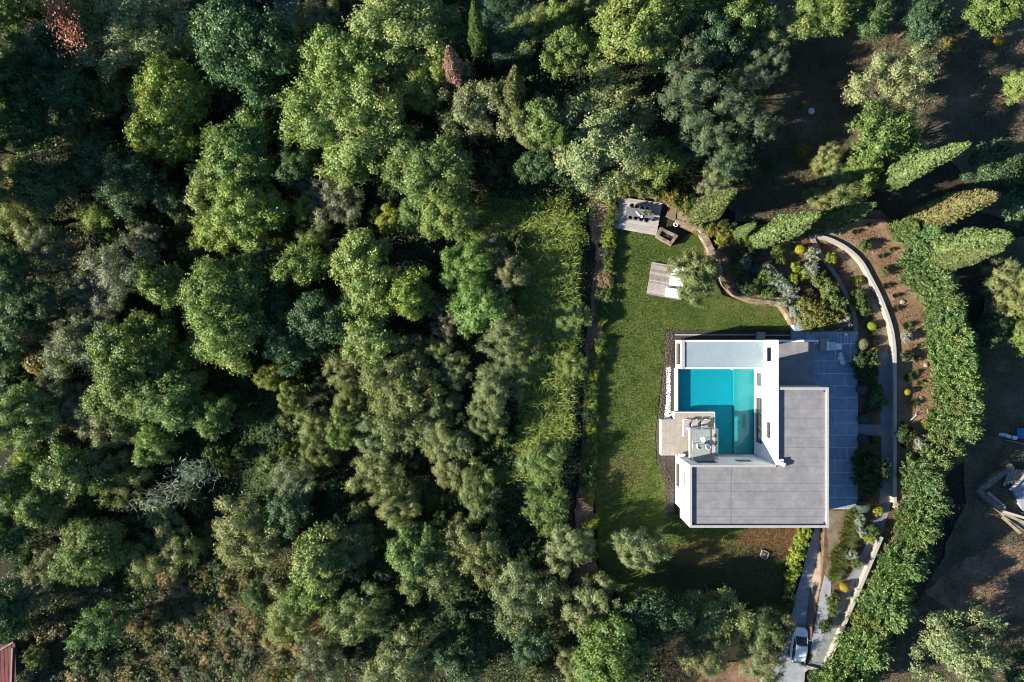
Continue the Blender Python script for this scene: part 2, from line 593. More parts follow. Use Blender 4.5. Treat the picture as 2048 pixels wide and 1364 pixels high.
# driveway: one concrete lane that climbs to the villa
lane = [((1537, 1400), (1606, 1400)), ((1545, 1345), (1610, 1347)), ((1566, 1300), (1611, 1310)), ((1580, 1262), (1611, 1262)), ((1588, 1200), (1617, 1195)),
        ((1604, 1149), (1624, 1150)), ((1614, 1105), (1634, 1112)), ((1628, 1061), (1650, 1062)), ((1632, 1020), (1655, 1020))]
mb = MB()
for i in range(len(lane) - 1):
    q = [lane[i][0], lane[i][1], lane[i + 1][1], lane[i + 1][0]]
    mb.sheet(poly(q, .06), .06)
setting('driveway', mb, M['drive'])
# sloping concrete bank between the lane and the raised garden
lo = [(1650, 1062), (1634, 1112), (1624, 1150), (1617, 1195), (1611, 1250), (1610, 1310), (1609, 1345)]
hi = [(1668, 1055), (1652, 1112), (1646, 1165), (1634, 1230), (1626, 1270), (1620, 1306), (1622, 1336)]
mb = MB()
for i in range(len(lo) - 1):
    a, b, c, d = at(*lo[i], .0), at(*lo[i + 1], .0), at(*hi[i + 1], GZ + .02), at(*hi[i], GZ + .02)
    mb.add([a, b, c, d], [(0, 1, 2, 3)])
setting('embankment', mb, M['embank'])
setting('gravel_strip', MB().sheet(poly([(1652, 1022), (1690, 1022), (1688, 1060), (1676, 1100), (1664, 1150), (1650, 1150), (1656, 1100)], GZ + .012), GZ + .012), M['gravelpath'])
setting('concrete_ledge', MB().prism(poly([(1649, 1150), (1663, 1160), (1659, 1215), (1650, 1262), (1640, 1290), (1630, 1312), (1620, 1307), (1630, 1250), (1640, 1190)], GZ), GZ - .05, GZ + .05), M['drive'])

# garden path: gravel, then concrete
PL = [(1634, 472), (1665, 500), (1700, 535), (1722, 570), (1735, 610), (1744, 650), (1748, 700), (1755, 750), (1762, 850), (1763, 960), (1757, 1016),
      (1732, 1088), (1713, 1128), (1697, 1152), (1676, 1192), (1663, 1235), (1639, 1293), (1614, 1331)]
PR = [(1640, 478), (1695, 504), (1722, 530), (1741, 563), (1761, 603), (1778, 650), (1786, 705), (1787, 750), (1787, 850), (1787, 960), (1782, 1011),
      (1759, 1080), (1748, 1115), (1719, 1160), (1708, 1211), (1675, 1283), (1650, 1338), (1640, 1342)]
PR = PR[:17] + [(1648, 1338)]
mg, mc = MB(), MB()
for i in range(len(PL) - 1):
    (mg if i < 6 else mc).sheet(poly([PL[i], PR[i], PR[i + 1], PL[i + 1]], GZ + .02), GZ + .02)
setting('gravel_path', mg, M['gravelpath'])
setting('concrete_path', mc, M['concrete'])
setting('cross_path', MB().sheet(poly([(1712, 848), (1762, 850), (1762, 872), (1712, 869)], GZ + .024), GZ + .024), M['concrete'])
setting('planting_slope', MB().prism(poly([(1640, 470), (1700, 497), (1727, 523), (1748, 558), (1768, 598), (1786, 646), (1793, 700), (1794, 1005), (1787, 1016),
                                           (1820, 1010), (1856, 950), (1870, 760), (1852, 600), (1810, 490), (1770, 440), (1700, 436), (1652, 452)], GZ + .45), GZ - .05, GZ + .45), M['redsoil'])

# the soil strip along the lawn, black gravel bed and pebbles
def ribbon(pts, w0, w1, z):
    """sheet between offsets w0..w1 (px, left of travel) of a px polyline"""
    mb = MB()
    L_, R_ = [], []
    for i, p in enumerate(pts):
        a = pts[max(i - 1, 0)]
        b = pts[min(i + 1, len(pts) - 1)]
        dx, dy = b[0] - a[0], b[1] - a[1]
        q = math.hypot(dx, dy)
        nx, ny = dy / q, -dx / q
        L_.append((p[0] + nx * w0, p[1] + ny * w0))
        R_.append((p[0] + nx * w1, p[1] + ny * w1))
    for i in range(len(pts) - 1):
        mb.sheet(poly([L_[i], R_[i], R_[i + 1], L_[i + 1]], z), z)
    return mb


WALLC = [(1433, 496), (1440, 532), (1450, 566), (1468, 586), (1497, 598), (1530, 603), (1561, 606), (1573, 622), (1588, 648)]
setting('soil_strip', ribbon(WALLC, -9, 2, .03), M['orangesoil'])
setting('soil_strip', ribbon([(1362, 446), (1382, 455), (1400, 462), (1410, 475), (1416, 492), (1418, 516)], -9, 2, .028), M['orangesoil'])
setting('gravel_bed', MB().prism(poly([(1331, 660), (1594, 660), (1594, 681), (1348, 681), (1348, 1030), (1334, 1030), (1331, 965), (1316, 935), (1311, 870), (1318, 810), (1327, 735)]), -.1, .035), M['blackgravel'])
# white pebbles strewn on the bed, left of the pool wall
n = 900
P = np.stack([rng.uniform(1329, 1341, n), rng.uniform(734, 838, n)], 1)
V = []
mb = MB()
for px, py in P:
    if px < 1338 - (py - 734) * .085: 
        px = px + 4
    c = at(px, py, .06)
    s = rng.uniform(.045, .1)
    vs = [(c[0] + s * a, c[1] + s * b * rng.uniform(.6, 1), .06 + s * d * .6) for a, b, d in ((1, 0, 0), (0, 1, 0), (-1, 0, 0), (0, -1, 0), (0, 0, 1), (0, 0, -1))]
    mb.add(vs, [(0, 1, 4), (1, 2, 4), (2, 3, 4), (3, 0, 4), (1, 0, 5), (2, 1, 5), (3, 2, 5), (0, 3, 5)])
o = mb.build('pebbles', M['pebble'])
tag(o, kind='stuff')
# dark rubble on the gravel bed
mb = MB()
for i in range(1500):
    y = rng.uniform(664, 1026)
    x0 = np.interp(y, [660, 735, 810, 870, 935, 965, 1030], [1333, 1328, 1319, 1312, 1317, 1332, 1335])
    x = rng.uniform(x0, x0 + 15)
    c = at(x, y, .05)
    s = rng.uniform(.05, .13)
    vs = [(c[0] + s * a, c[1] + s * b * rng.uniform(.6, 1), .04 + s * d * .7) for a, b, d in ((1, 0, 0), (0, 1, 0), (-1, 0, 0), (0, -1, 0), (0, 0, 1), (0, 0, -1))]
    mb.add(vs, [(0, 1, 4), (1, 2, 4), (2, 3, 4), (3, 0, 4), (1, 0, 5), (2, 1, 5), (3, 2, 5), (0, 3, 5)])
tag(mb.build('gravel', M['stone'] if False else plain('dark_rubble', (.13, .105, .085), (.05, .042, .036), 6, .9, .2)), kind='stuff')

#SECTION villa
# ------------------------------------------------------------------ villa
ZR, ZM = 6.8, 3.2
XW, XE, XI = 19.43, 34.56, 28.82
YS, YN2, YN1, Y0 = -20.36, -13.54, -5.08, .11
villa = thing('villa', 'white flat-roofed two-storey villa wrapped round the turquoise pool', 'house', (27, -10, 0))
VO = villa.location


def vpart(name, mb, m, parent=None, label=None):
    mb.v = [(v[0] - VO[0], v[1] - VO[1], v[2]) for v in mb.v]
    o = mb.build(name, m, parent or villa)
    if label: o['label'] = label
    return o


def wall(name, plane, c, t, u0, u1, z0, z1, ops=(), m='white', parent=None):
    """thin wall: outer face at c, inner face at c+t, openings (u0,u1,z0,z1) with reveals"""
    us = sorted({u0, u1, *[max(u0, min(u1, v)) for o in ops for v in o[:2]]})
    zs = sorted({z0, z1, *[max(z0, min(z1, v)) for o in ops for v in o[2:]]})
    solid = {}
    for i in range(len(us) - 1):
        for j in range(len(zs) - 1):
            um, zm = (us[i] + us[i + 1]) / 2, (zs[j] + zs[j + 1]) / 2
            solid[i, j] = not any(o[0] < um < o[1] and o[2] < zm < o[3] for o in ops)
    mb = MB()

    def P(d, u, z):
        return (d, u, z) if plane == 'x' else (u, d, z)

    def quad(a, b, cc, d):
        mb.add([a, b, cc, d], [(0, 1, 2, 3)])
    for (i, j), s in solid.items():
        if not s: continue
        a0, a1, b0, b1 = us[i], us[i + 1], zs[j], zs[j + 1]
        for d in (c, c + t):
            quad(P(d, a0, b0), P(d, a1, b0), P(d, a1, b1), P(d, a0, b1))
        for di, dj, q in ((-1, 0, ((a0, b0), (a0, b1))), (1, 0, ((a1, b0), (a1, b1))), (0, -1, ((a0, b0), (a1, b0))), (0, 1, ((a0, b1), (a1, b1)))):
            if not solid.get((i + di, j + dj), False):
                (ua, za), (ub, zb) = q
                quad(P(c, ua, za), P(c, ub, zb), P(c + t, ub, zb), P(c + t, ua, za))
    return vpart(name, mb, M[m], parent)


def window(plane, c, t, u0, u1, z0, z1, mull=0, beige=True, name='window'):
    """a reveal lining with frame bars and a dark pane set back in an opening"""
    d0 = c + t * .55
    fr = MB()
    w = .05

    def bx(mb, a0, a1, b0, b1, e0, e1):
        lo_, hi_ = min(e0, e1), max(e0, e1)
        if plane == 'x': mb.box(lo_, hi_, a0, a1, b0, b1)
        else: mb.box(a0, a1, lo_, hi_, b0, b1)
    g_ = .003
    for a0, a1, b0, b1 in ((u0 + g_, u0 + w, z0 + g_, z1 - g_), (u1 - w, u1 - g_, z0 + g_, z1 - g_), (u0 + w, u1 - w, z0 + g_, z0 + w), (u0 + w, u1 - w, z1 - w, z1 - g_)):
        bx(fr, a0, a1, b0, b1, d0, d0 + t * .2)
    for k in range(mull):
        u = u0 + (u1 - u0) * (k + 1) / (mull + 1)
        bx(fr, u - .025, u + .025, z0 + w, z1 - w, d0, d0 + t * .2)
    f = vpart(name, fr, M['frame'])
    pn = MB()
    bx(pn, u0 + w, u1 - w, z0 + w, z1 - w, d0 + t * .08, d0 + t * .12)
    vpart('pane', pn, M['glass'], f)
    if beige:
        sl = MB()
        bx(sl, u0 + g_, u1 - g_, z0 - .0 + g_, z0 + .03, c + t * .03, d0 - t * .01)
        vpart('sill', sl, M['beige'], f)
    return f


# south wing
wall('wall', 'x', XW, .2, YS, YN2, 0, ZR, [(YS - 1, YS + 1.05, -1, 2.4), (-17.05, -14.35, .25, 1.95), (-16.3, -14.75, 4.1, 4.75)])
window('x', XW, .2, -17.05, -14.35, .25, 1.95, 1)
window('x', XW, .2, -16.3, -14.75, 4.1, 4.75)
wall('wall', 'y', YS, .2, XW + .2, XE - .2, 2.4, ZR)
wall('wall', 'y', YS + 1.05, .2, XW + .2, XE - .2, 0, 2.4, [(21.5, 24, .3, 2.2), (27, 30, .1, 2.3)])
window('y', YS + 1.05, .2, 21.5, 24, .3, 2.2, 1)
window('y', YS + 1.05, .2, 27, 30, .1, 2.3, 2)
vpart('soffit', MB().box(XW + .2, XE - .2, YS + .2, YS + 1.05, 2.4, 2.6), M['white'])
wall('wall', 'y', YN2, -.2, XW + .2, XI, 0, ZR, [(25.3, 27.1, 3.3, 4.7), (23.7, 27.3, .55, 1.25), (20.6, 23.0, 3.5, 5.5)])
window('y', YN2, -.2, 25.3, 27.1, 3.3, 4.7, 1)
window('y', YN2, -.2, 23.7, 27.3, .55, 1.25, 2)
window('y', YN2, -.2, 20.6, 23.0, 3.5, 5.5, 1, name='balcony_door')
wall('wall', 'x', XE, -.2, YS, YN1, 0, ZR, [(-8, -6, 2.2, 3.6), (-13, -10.5, 1.4, 3.4), (-18, -15.5, 2.2, 3.6)])
window('x', XE, -.2, -8, -6, 2.2, 3.6, 1)
window('x', XE, -.2, -13, -10.5, 1.4, 3.4, 1, name='glass_door')
window('x', XE, -.2, -18, -15.5, 2.2, 3.6, 1)
# east wing: its tall left wall runs on past the roof as a free wall with an open window
wall('wall', 'x', XI, .24, YN2, Y0, 0, ZR + .12, [(-2.3, -.7, 3.57, 5.4), (-5.25, -3.72, .7, 2.3), (-11.95, -6.6, .6, 2.6), (-10.9, -9.1, 3.85, 5.2)])
window('x', XI, .24, -5.25, -3.72, .7, 2.3, 0)
window('x', XI, .24, -11.95, -6.6, .6, 2.6, 2, name='glass_door')
window('x', XI, .24, -10.9, -9.1, 3.85, 5.2, 1)
wall('wall', 'y', YN1, -.2, XI + .24, XE - .2, ZM, ZR)
# lower storey at the top: pavilion with pale roof, and the block under the roof terrace
wall('wall', 'x', XW, .3, -3.2, Y0, 0, ZM + .1, [(-2.72, -.25, .05, 2.6)])
window('x', XW, .3, -2.72, -.25, .05, 2.6, 0, name='beige_door')
wall('wall', 'y', Y0, -.2, XW + .3, XI, 0, ZM + .1, [(22, 23.5, .6, 2.2)])
window('y', Y0, -.2, 22, 23.5, .6, 2.2)
wall('wall', 'y', -3.2, .2, XW + .3, XI, 0, ZM, [(20.2, 28.2, .6, 2.7)])
window('y', -3.2, .2, 20.2, 28.2, .6, 2.7, 4)
wall('wall', 'y', Y0, -.2, XI + .24, XE - .2, 0, ZM + .02)
wall('wall', 'x', XE, -.2, YN1 + .001, Y0, 0, ZM + .02)
vpart('parapet', MB().box(XI + .26, XE + .45, Y0 - .22, Y0 + .02, ZM + .025, ZM + .3), M['white'])
rf = vpart('roof', MB().box(XW + .31, XI - .01, -3.0, Y0 - .21, ZM - .25, ZM + .03), M['membrane'])
vpart('upstand', MB().box(XW + .31, XI - .01, -3.2, -3.01, ZM + .005, ZM + .1), M['white'], rf)
vpart('wall_cap', MB().box(XW - .02, XW + .3, -3.2, Y0 + .02, ZM + .103, ZM + .14), M['coping'], rf)

# main roof: base deck, felt sheets with laps, tar line, copings
ZD = ZR - .24
base = vpart('roof', MB().prism([(XW + .21, YS + .21), (XE - .21, YS + .21), (XE - .21, YN1 - .21), (XI + .25, YN1 - .21), (XI + .25, YN2 - .21), (XW + .21, YN2 - .21)], ZD - .25, ZD), M['tar'])
rr = random.Random(4)
ys = np.linspace(YS + .23, YN2 - .23, 8)
seam = 24.0
for i in range(len(ys) - 1):
    for x0, x1 in ((XW + .23, seam - .03 + rr.uniform(-.02, .02)), (seam + .03, XE - .23)):
        vpart('felt_sheet', MB().box(x0, x1, ys[i] + .008, ys[i + 1] - .008, ZD + .002, ZD + .03 + rr.uniform(0, .004)), M['roof'], base)
ys = np.linspace(YN2 - .23, YN1 - .23, 9)
for i in range(len(ys) - 1):
    vpart('felt_sheet', MB().box(XI + .27, XE - .23, ys[i] + .008, ys[i + 1] - .008, ZD + .002, ZD + .03 + rr.uniform(0, .004)), M['roof'], base)
cz0, cz1 = ZR + .003, ZR + .035
for x0, x1, y0, y1 in ((XW - .02, XE + .02, YS - .02, YS + .24), (XE - .26, XE + .02, YS + .243, YN1 - .243), (XI + .25, XE + .02, YN1 - .24, YN1 + .02),
                       (XW - .01, XW + .215, YS + .243, YN2 - .223), (XW - .01, XI - .002, YN2 - .22, YN2 + .02)):
    vpart('coping', MB().box(x0, x1, y0, y1, cz0, cz1), M['coping'], base)
for x, y in ((XW + .42, YS + .42), (XE - .42, YS + .42), (XE - .42, YN1 - .42)):
    vpart('roof_drain', MB().lathe((x, y, ZD + .03), [(.09, 0), (.1, .06), (.05, .09)], 10), M['charcoal'], base)
vpart('vent_box', MB().obox((XI + .55, YN2 + .15), .75, .42, ZD + .05, ZR + .28, -.35).obox((XI + .5, YN2 + .52), .5, .25, ZD + .05, ZR + .2, .1), M['white'], base)

# roof terrace over the block at the top right, concrete flags
tb = vpart('roof_terrace', MB().box(XI + .25, XE - .21, YN1 + .01, Y0 - .23, ZM - .25, ZM - .01), M['tar'])
xs = np.linspace(XI + .27, XE - .02, 4)
yt = [Y0 - .24, -1.6, -3.3, YN1 + .02]
for i in range(3):
    for j in range(3):
        vpart('paving_flag', MB().box(xs[i] + .012, xs[i + 1] - .012, yt[j + 1] + .012, yt[j] - .012, ZM + .023, ZM + .05 + rr.uniform(0, .008)),
              M['roof'], tb)

# balcony block over the pool deck
bx0, bx1, by0, by1, bz = 20.3, 23.25, YN2 + .003, -9.9, 3.4
vpart('balcony_block', MB().box(bx0, bx1, by0, by1, 2.95, bz - .03).box(bx0 + .1, bx0 + .3, by1 - .4, by1 - .2, 1.3, 2.95), M['white'])
bf = vpart('balcony_floor', MB().box(bx0 + .02, bx1 - .02, by0 + .02, by1 - .02, bz - .029, bz - .005), M['tar'])
for i in range(12):
    x0 = bx0 + .04 + i * (bx1 - bx0 - .08) / 12
    vpart('floor_board', MB().box(x0 + .008, x0 + (bx1 - bx0 - .08) / 12 - .008, by0 + .04, by1 - .04, bz - .004, bz + .012 + rr.uniform(0, .006)), M['balcony'], bf)
rail = vpart('balustrade', MB().tube([(bx0 + .05, by0 + .02, bz + 1.02), (bx0 + .05, by1 - .05, bz + 1.02), (bx1 - .05, by1 - .05, bz + 1.02), (bx1 - .05, by0 + .02, bz + 1.02)], .035, 6), M['steel'])
for a, b in (((bx0 + .05, by0 + .1), (bx0 + .05, by1 - .12)), ((bx0 + .12, by1 - .05), (bx1 - .12, by1 - .05)), ((bx1 - .05, by1 - .12), (bx1 - .05, by0 + .1))):
    n_ = 2 if a[0] != b[0] else 3
    for k in range(n_):
        p = (a[0] + (b[0] - a[0]) * k / n_, a[1] + (b[1] - a[1]) * k / n_)
        q = (a[0] + (b[0] - a[0]) * (k + .98) / n_, a[1] + (b[1] - a[1]) * (k + .98) / n_)
        vpart('glass_panel', MB().box(min(p[0], q[0]) - .006, max(p[0], q[0]) + .006, min(p[1], q[1]) - .006, max(p[1], q[1]) + .006, bz + .05, bz + .98), M['pane'], rail)
for x, y in ((bx0 + .05, by1 - .05), (bx1 - .05, by1 - .05), (bx0 + .05, -11.8), (bx1 - .05, -11.8)):
    vpart('post', MB().box(x - .025, x + .025, y - .025, y + .025, bz + .013, bz + .99), M['steel'], rail)
for y, z in ((-12.25, 2.1), (-12.7, 2.5)):
    vpart('wall_lamp', MB().lathe((XI - .08, y, z), [(.07, 0), (.09, .05), (.07, .16)], 10), M['whiteplastic'])
vpart('wall_lamp', MB().lathe((27.8, YN2 + .12, 1.6), [(.07, 0), (.09, .05), (.07, .16)], 10), M['whiteplastic'])
vpart('roof_drain', MB().lathe((27.9, -.5, ZM + .03), [(.06, 0), (.07, .05), (.03, .07)], 8), M['steel'], rf)
vpart('side_spout', MB().box(XW - .0 + .02, XW + .75, -13.5, -13.15, 1.55, 1.85), M['white'])

# ------------------------------------------------------------------ pool
px0, px1, py0, py1 = 19.62, XI - .003, YN2 + .12, -3.203
pool = thing('swimming_pool', 'turquoise swimming pool', 'pool', (px0, py1, 0))
pool['kind'] = 'structure'
del pool['label'], pool['category']


def ppart(name, mb, m, parent=None):
    mb.v = [(v[0] - px0, v[1] - py1, v[2]) for v in mb.v]
    return mb.build(name, m, parent or pool)


WZ = .5
shelf = 26.35
b = MB()
fl = WZ - .55
b.add([(px0, py0, fl), (shelf, py0, fl), (shelf, py1, fl), (px0, py1, fl)], [(0, 1, 2, 3)])
zf2 = WZ - .32
b.add([(shelf, py0, fl), (shelf, py1, fl), (shelf, py1, zf2), (shelf, py0, zf2)], [(0, 1, 2, 3)])
for x0, y0, x1, y1 in ((px0, py0, px0, py1), (px0, py1, px1, py1), (px1, py1, px1, py0), (px1, py0, px0, py0)):
    b.add([(x0, y0, fl), (x1, y1, fl), (x1, y1, WZ + .15), (x0, y0, WZ + .15)], [(0, 1, 2, 3)])
ppart('basin', b, M['poolplaster'])
ppart('shelf', MB().box(shelf + .002, px1 - .01, py0 + .01, py1 - .01, fl, zf2), M['poolshelf'])
ppart('water', MB().sheet([(px0 + .004, py0 + .004), (px1 - .004, py0 + .004), (px1 - .004, py1 - .004), (px0 + .004, py1 - .004)], WZ), M['water'])
ppart('rim', MB().box(XW - .0 - .08, px0, -8.3, -3.22, -.1, .66).box(px0, 23.9, -8.43, -8.3, WZ + .001, .66) if False else MB().box(XW - .12, px0, -8.35, -3.22, -.1, .66), M['white'])
ppart('rim', MB().box(24.2, px1, YN2 + .004, py0, .3, .72), M['white'])
ppart('rim', MB().box(px1 - .16, px1 + 0, py0 + .003, py1 - .003, WZ + .02, WZ + .16), M['white'])
ppart('gutter', MB().box(XW - .62, XW - .13, -9.2, -3.1, -.1, .05), M['charcoal'])
ppart('light', MB().lathe((26.0, -3.35, WZ + .02), [(.1, 0), (.1, .05), (.05, .08)], 8), M['whiteplastic'])

# pool deck, slab by slab
dz = 1.3
deck = thing('pool_deck', 'pale beige pool deck with loungers at the corner of the pool', 'deck', at(1380, 870))


def dpart(name, mb, m, parent, org):
    mb.v = [(v[0] - org[0], v[1] - org[1], v[2] - org[2]) for v in mb.v]
    return mb.build(name, m, parent)


dp = poly([(1323, 840), (1348.5, 840), (1348.5, 824), (1430, 824), (1430, 911), (1323, 911)], dz)
dl = deck.location
dpart('deck_base', MB().prism(dp, .0, dz - .05), M['white'], deck, dl)
(ax0, ay1), (ax1, _), (_, by_1), (ax2, _), _, (_, ay0) = dp
ay0 = max(ay0, YN2 + .02)
dpart('edge_strip', MB().box(ax1, ax2, by_1 - .12, by_1 - .002, dz - .045, dz + .004).box(ax2 - .12, ax2 - .002, ay0, by_1 - .125, dz - .045, dz + .004), M['white'], deck, dl)
cols = np.linspace(ax0, ax1, 4)
for i in range(3):
    for k in range(3):
        y0 = ay0 + (ay1 - ay0) * k / 3
        dpart('deck_slab', MB().box(cols[i] + .006, cols[i + 1] - .006, y0 + .006, y0 + (ay1 - ay0) / 3 - .006, dz - .045, dz + rr.uniform(0, .004)), M['deckstone'], deck, dl)
cols = np.linspace(ax1, ax2 - .125, 7)
yy = np.linspace(ay0, by_1 - .125, 5)
for i in range(6):
    for k in range(4):
        dpart('deck_slab', MB().box(cols[i] + .006, cols[i + 1] - .006, yy[k] + .006, yy[k + 1] - .006, dz - .045, dz + rr.uniform(0, .004)), M['deckstone'], deck, dl)


def lounger(px, py, z, label, m='mauve'):
    c = at(px, py, z)
    t = thing('sun_lounger', label, 'sun lounger', c, 0, 'sun loungers on the pool deck')
    w, L_ = .78, 2.0
    MB().box(-w / 2, -w / 2 + .07, -L_, 0, .22, .3).box(w / 2 - .07, w / 2, -L_, 0, .22, .3).box(-w / 2 + .07, w / 2 - .07, -.07, 0, .22, .3).build('frame', M['whiteplastic'], t)
    MB().box(-w / 2 + .075, w / 2 - .075, -L_, -.75, .28, .37).build('cushion', M[m], t)
    MB().add([(-w / 2 + .075, -.745, .29), (w / 2 - .075, -.745, .29), (w / 2 - .075, -.03, .62), (-w / 2 + .075, -.03, .62),
              (-w / 2 + .075, -.745, .37), (w / 2 - .075, -.745, .37), (w / 2 - .075, -.06, .71), (-w / 2 + .075, -.06, .71)],
             [(3, 2, 1, 0), (4, 5, 6, 7), (0, 1, 5, 4), (1, 2, 6, 5), (2, 3, 7, 6), (3, 0, 4, 7)]).build('backrest', M[m], t)
    for x in (-w / 2 + .035, w / 2 - .035):
        for y in (-L_ + .1, -.12):
            MB().box(x - .03, x + .03, y - .03, y + .03, .003, .219).build('leg', M['whiteplastic'], t)


lounger(1371, 838, dz, 'mauve sun lounger on the pool deck, the one farthest from the water')
lounger(1388, 838, dz, 'mauve sun lounger on the pool deck, the middle of the three')
lounger(1408, 838, dz, 'mauve sun lounger on the pool deck, the one nearest the water')


def tub_chair(px, py, z, a, label, m='whiteplastic', group=None, name='chair', s=1.0):
    t = thing(name, label, 'chair', at(px, py, z), a, group)
    MB().lathe((0, 0, .40 * s), [(.2 * s, 0), (.24 * s, .03 * s), (.2 * s, .06 * s)], 12).build('seat', M[m], t)
    mb = MB()
    n_ = 9
    for k in range(n_):
        a0 = R(-110 + 220 * k / n_)
        a1 = R(-110 + 220 * (k + 1) / n_)
        q = []
        for aa in (a0, a1):
            h = .30 + .12 * math.cos(aa)
            for r_ in (.24, .27):
                for z_ in (.40, .40 + h):
                    q.append((-r_ * math.cos(aa) * s, r_ * math.sin(aa) * s, z_ * s))
        mb.add(q, [(0, 1, 5, 4), (2, 6, 7, 3), (1, 3, 7, 5), (0, 4, 6, 2), (0, 2, 3, 1), (4, 5, 7, 6)])
    mb.build('backrest', M[m], t)
    for x, y in ((.15, .15), (.15, -.15), (-.15, .15), (-.15, -.15)):
        MB().tube([(x * s, y * s, .41 * s), (x * 1.35 * s, y * 1.35 * s, .002)], [.018, .014], 5).build('leg', M['steel'] if m == 'whiteplastic' else M[m], t)
    return t


tub_chair(1395.5, 891, bz + .02, R(50), 'white tub chair on the balcony, the left of the pair', group='white balcony chairs', s=1.15)
tub_chair(1413, 891, bz + .02, R(75), 'white tub chair on the balcony, the right of the pair', group='white balcony chairs', s=1.15)
t = thing('round_table', 'small round white table on the balcony', 'table', at(1404, 877.5, bz + .02))
MB().lathe((0, 0, .68), [(.02, 0), (.29, 0), (.31, .02), (.29, .04)], 18).build('table_top', M['whiteplastic'], t)
MB().lathe((0, 0, 0), [(.2, .002), (.19, .03), (.035, .05), (.03, .675)], 12).build('pedestal', M['whiteplastic'], t)

# ------------------------------------------------------------------ terrace right of the villa
terr = MB().box(XE + .003, at(1716, 0, TZ)[0], at(0, 1018, TZ)[1], at(0, 664, TZ)[1], .3, TZ - .014).build('terrace', M['white'])
tag(terr, kind='structure')
TX0, TX1 = XE + .01, at(1716, 0, TZ)[0]
rt = random.Random(9)


def flag(x0, x1, y0, y1, m=None):
    MB().box(x0 + .03, x1 - .03, y0 + .03, y1 - .03, TZ - .013, TZ + rt.uniform(-.004, .012)).build('paving_slab', M[m or rt.choice(['slate', 'slate', 'slate2'])], terr)


rows = [765, 771.8, 795.4, 821, 845.8, 870.5, 895, 920.3, 945.5, 970.7, 995.3, 1018]
xs1 = at(1671, 0, TZ)[0]
for i in range(1, len(rows) - 1):
    y1, y0 = at(0, rows[i], TZ)[1], at(0, rows[i + 1], TZ)[1]
    xj = at(1670 if i % 2 else 1694, 0, TZ)[0]
    flag(TX0, xj, y0, y1)
    flag(xj, TX1, y0, y1)
rows2 = [688, 722, 747, 771.8]
for i in range(3):
    y1, y0 = at(0, rows2[i], TZ)[1], at(0, rows2[i + 1], TZ)[1]
    xj = at((1671, 1648, 1690)[i], 0, TZ)[0]
    flag(TX0, xj, y0, y1)
    flag(xj, TX1 - (.9 if i == 0 else 0), y0, y1)
    if i == 0: flag(TX1 - .9, TX1, y0, y1, 'slate2')
# narrow slate strip along the top, of cross-laid tiles
xa = np.linspace(XE + .01, TX1, 16)
for i in range(15):
    flag(xa[i], xa[i + 1], at(0, 687, TZ)[1], at(0, 666, TZ)[1])
setting('entry_path', MB().prism(poly([(1588, 650), (1600, 652), (1614, 664), (1616, 680), (1590, 680)], TZ - .07), -.1, TZ - .07), M['slate'])
# low kerb walls round the strip and the bed
w = thing('kerb_wall', 'low pale kerb wall between the terrace strip and the shrub bed', 'wall', at(1650, 663, TZ))
for i in range(9):
    x0 = at(1612 + i * 11, 0, TZ)[0]
    dpart('kerb_stone', MB().box(x0, x0 + .63, at(0, 665, TZ)[1], at(0, 661.5, TZ)[1], GZ, TZ + .16 + rr.uniform(0, .03)), M['kerb'], w, w.location)
w = thing('garden_kerb', 'thin white kerb across the black gravel behind the pale roof', 'kerb', at(1470, 670))
dpart('kerb', MB().prism(poly([(1350, 668.5), (1510, 668.5), (1510, 670.8), (1350, 670.8)]), 0, .16).prism(poly([(1526, 669.5), (1590, 669.5), (1590, 671.5), (1526, 671.5)]), 0, .16), M['coping'], w, w.location)
u = thing('utility_box', 'grey utility box on the black gravel above the villa', 'box', at(1517.5, 671))
MB().box(-.45, .45, -.4, .4, 0, .75).build('housing', M['concrete'], u)
MB().box(-.48, .48, -.43, .43, .753, .8).build('lid', M['drive'], u)
for k in range(4):
    MB().box(-.38, .38, -.41, -.402, .15 + k * .14, .21 + k * .14).build('louvre', M['charcoal'], u)
u = thing('lamp_post', 'short white path lamp at the top of the terrace strip', 'lamp', at(1688, 668.5, TZ))
MB().lathe((0, 0, 0), [(.05, .0), (.05, .4)], 8).build('post', M['steel'], u)
MB().lathe((0, 0, .402), [(.16, 0), (.19, .05), (.13, .12)], 12).build('lamp_head', M['whiteplastic'], u)

# terrace furniture
s = thing('corner_sofa', 'white outdoor daybed with beige headboard on the shaded terrace', 'sofa', at(1659, 692, TZ + .01))
MB().box(-1.25, -.55, -.55, .6, .003, .42).box(-1.25, .0, .602, .9, .003, .42).build('headboard', M['deckstone'], s)
MB().box(-.55, -.35, -.5, .55, .003, .62).build('backrest', M['whiteplastic'], s)
MB().box(-.34, .55, -.5, .5, .12, .38).build('seat', M['cushion'], s)
MB().box(.58, 1.3, -.42, .3, .12, .36).build('footstool', M['whiteplastic'], s)
for x, y in ((-.3, -.45), (-.3, .45), (.5, -.45), (.5, .45)):
    MB().box(x - .03, x + .03, y - .03, y + .03, .002, .118).build('leg', M['steel'], s)
for px, py, r_, lb in ((1679, 708, .21, 'smallest round white pouf, nearest the daybed'), (1680, 716, .36, 'largest round white pouf, between two smaller ones'), (1683.7, 724.8, .30, 'round white pouf at the lower end of the row of three')):
    p = thing('pouf', lb, 'pouf', at(px, py, TZ + .012), 0, 'round white poufs on the terrace')
    MB().lathe((0, 0, 0), [(r_ * .8, .0), (r_ * .98, .1), (r_, .2), (r_ * .95, .34)], 18).build('base', M['whiteplastic'], p)
    MB().lathe((0, 0, .342), [(r_ * .95, .0), (r_ * .96, .02), (r_ * .7, .05)], 18).build('cushion', M['cushion'], p)

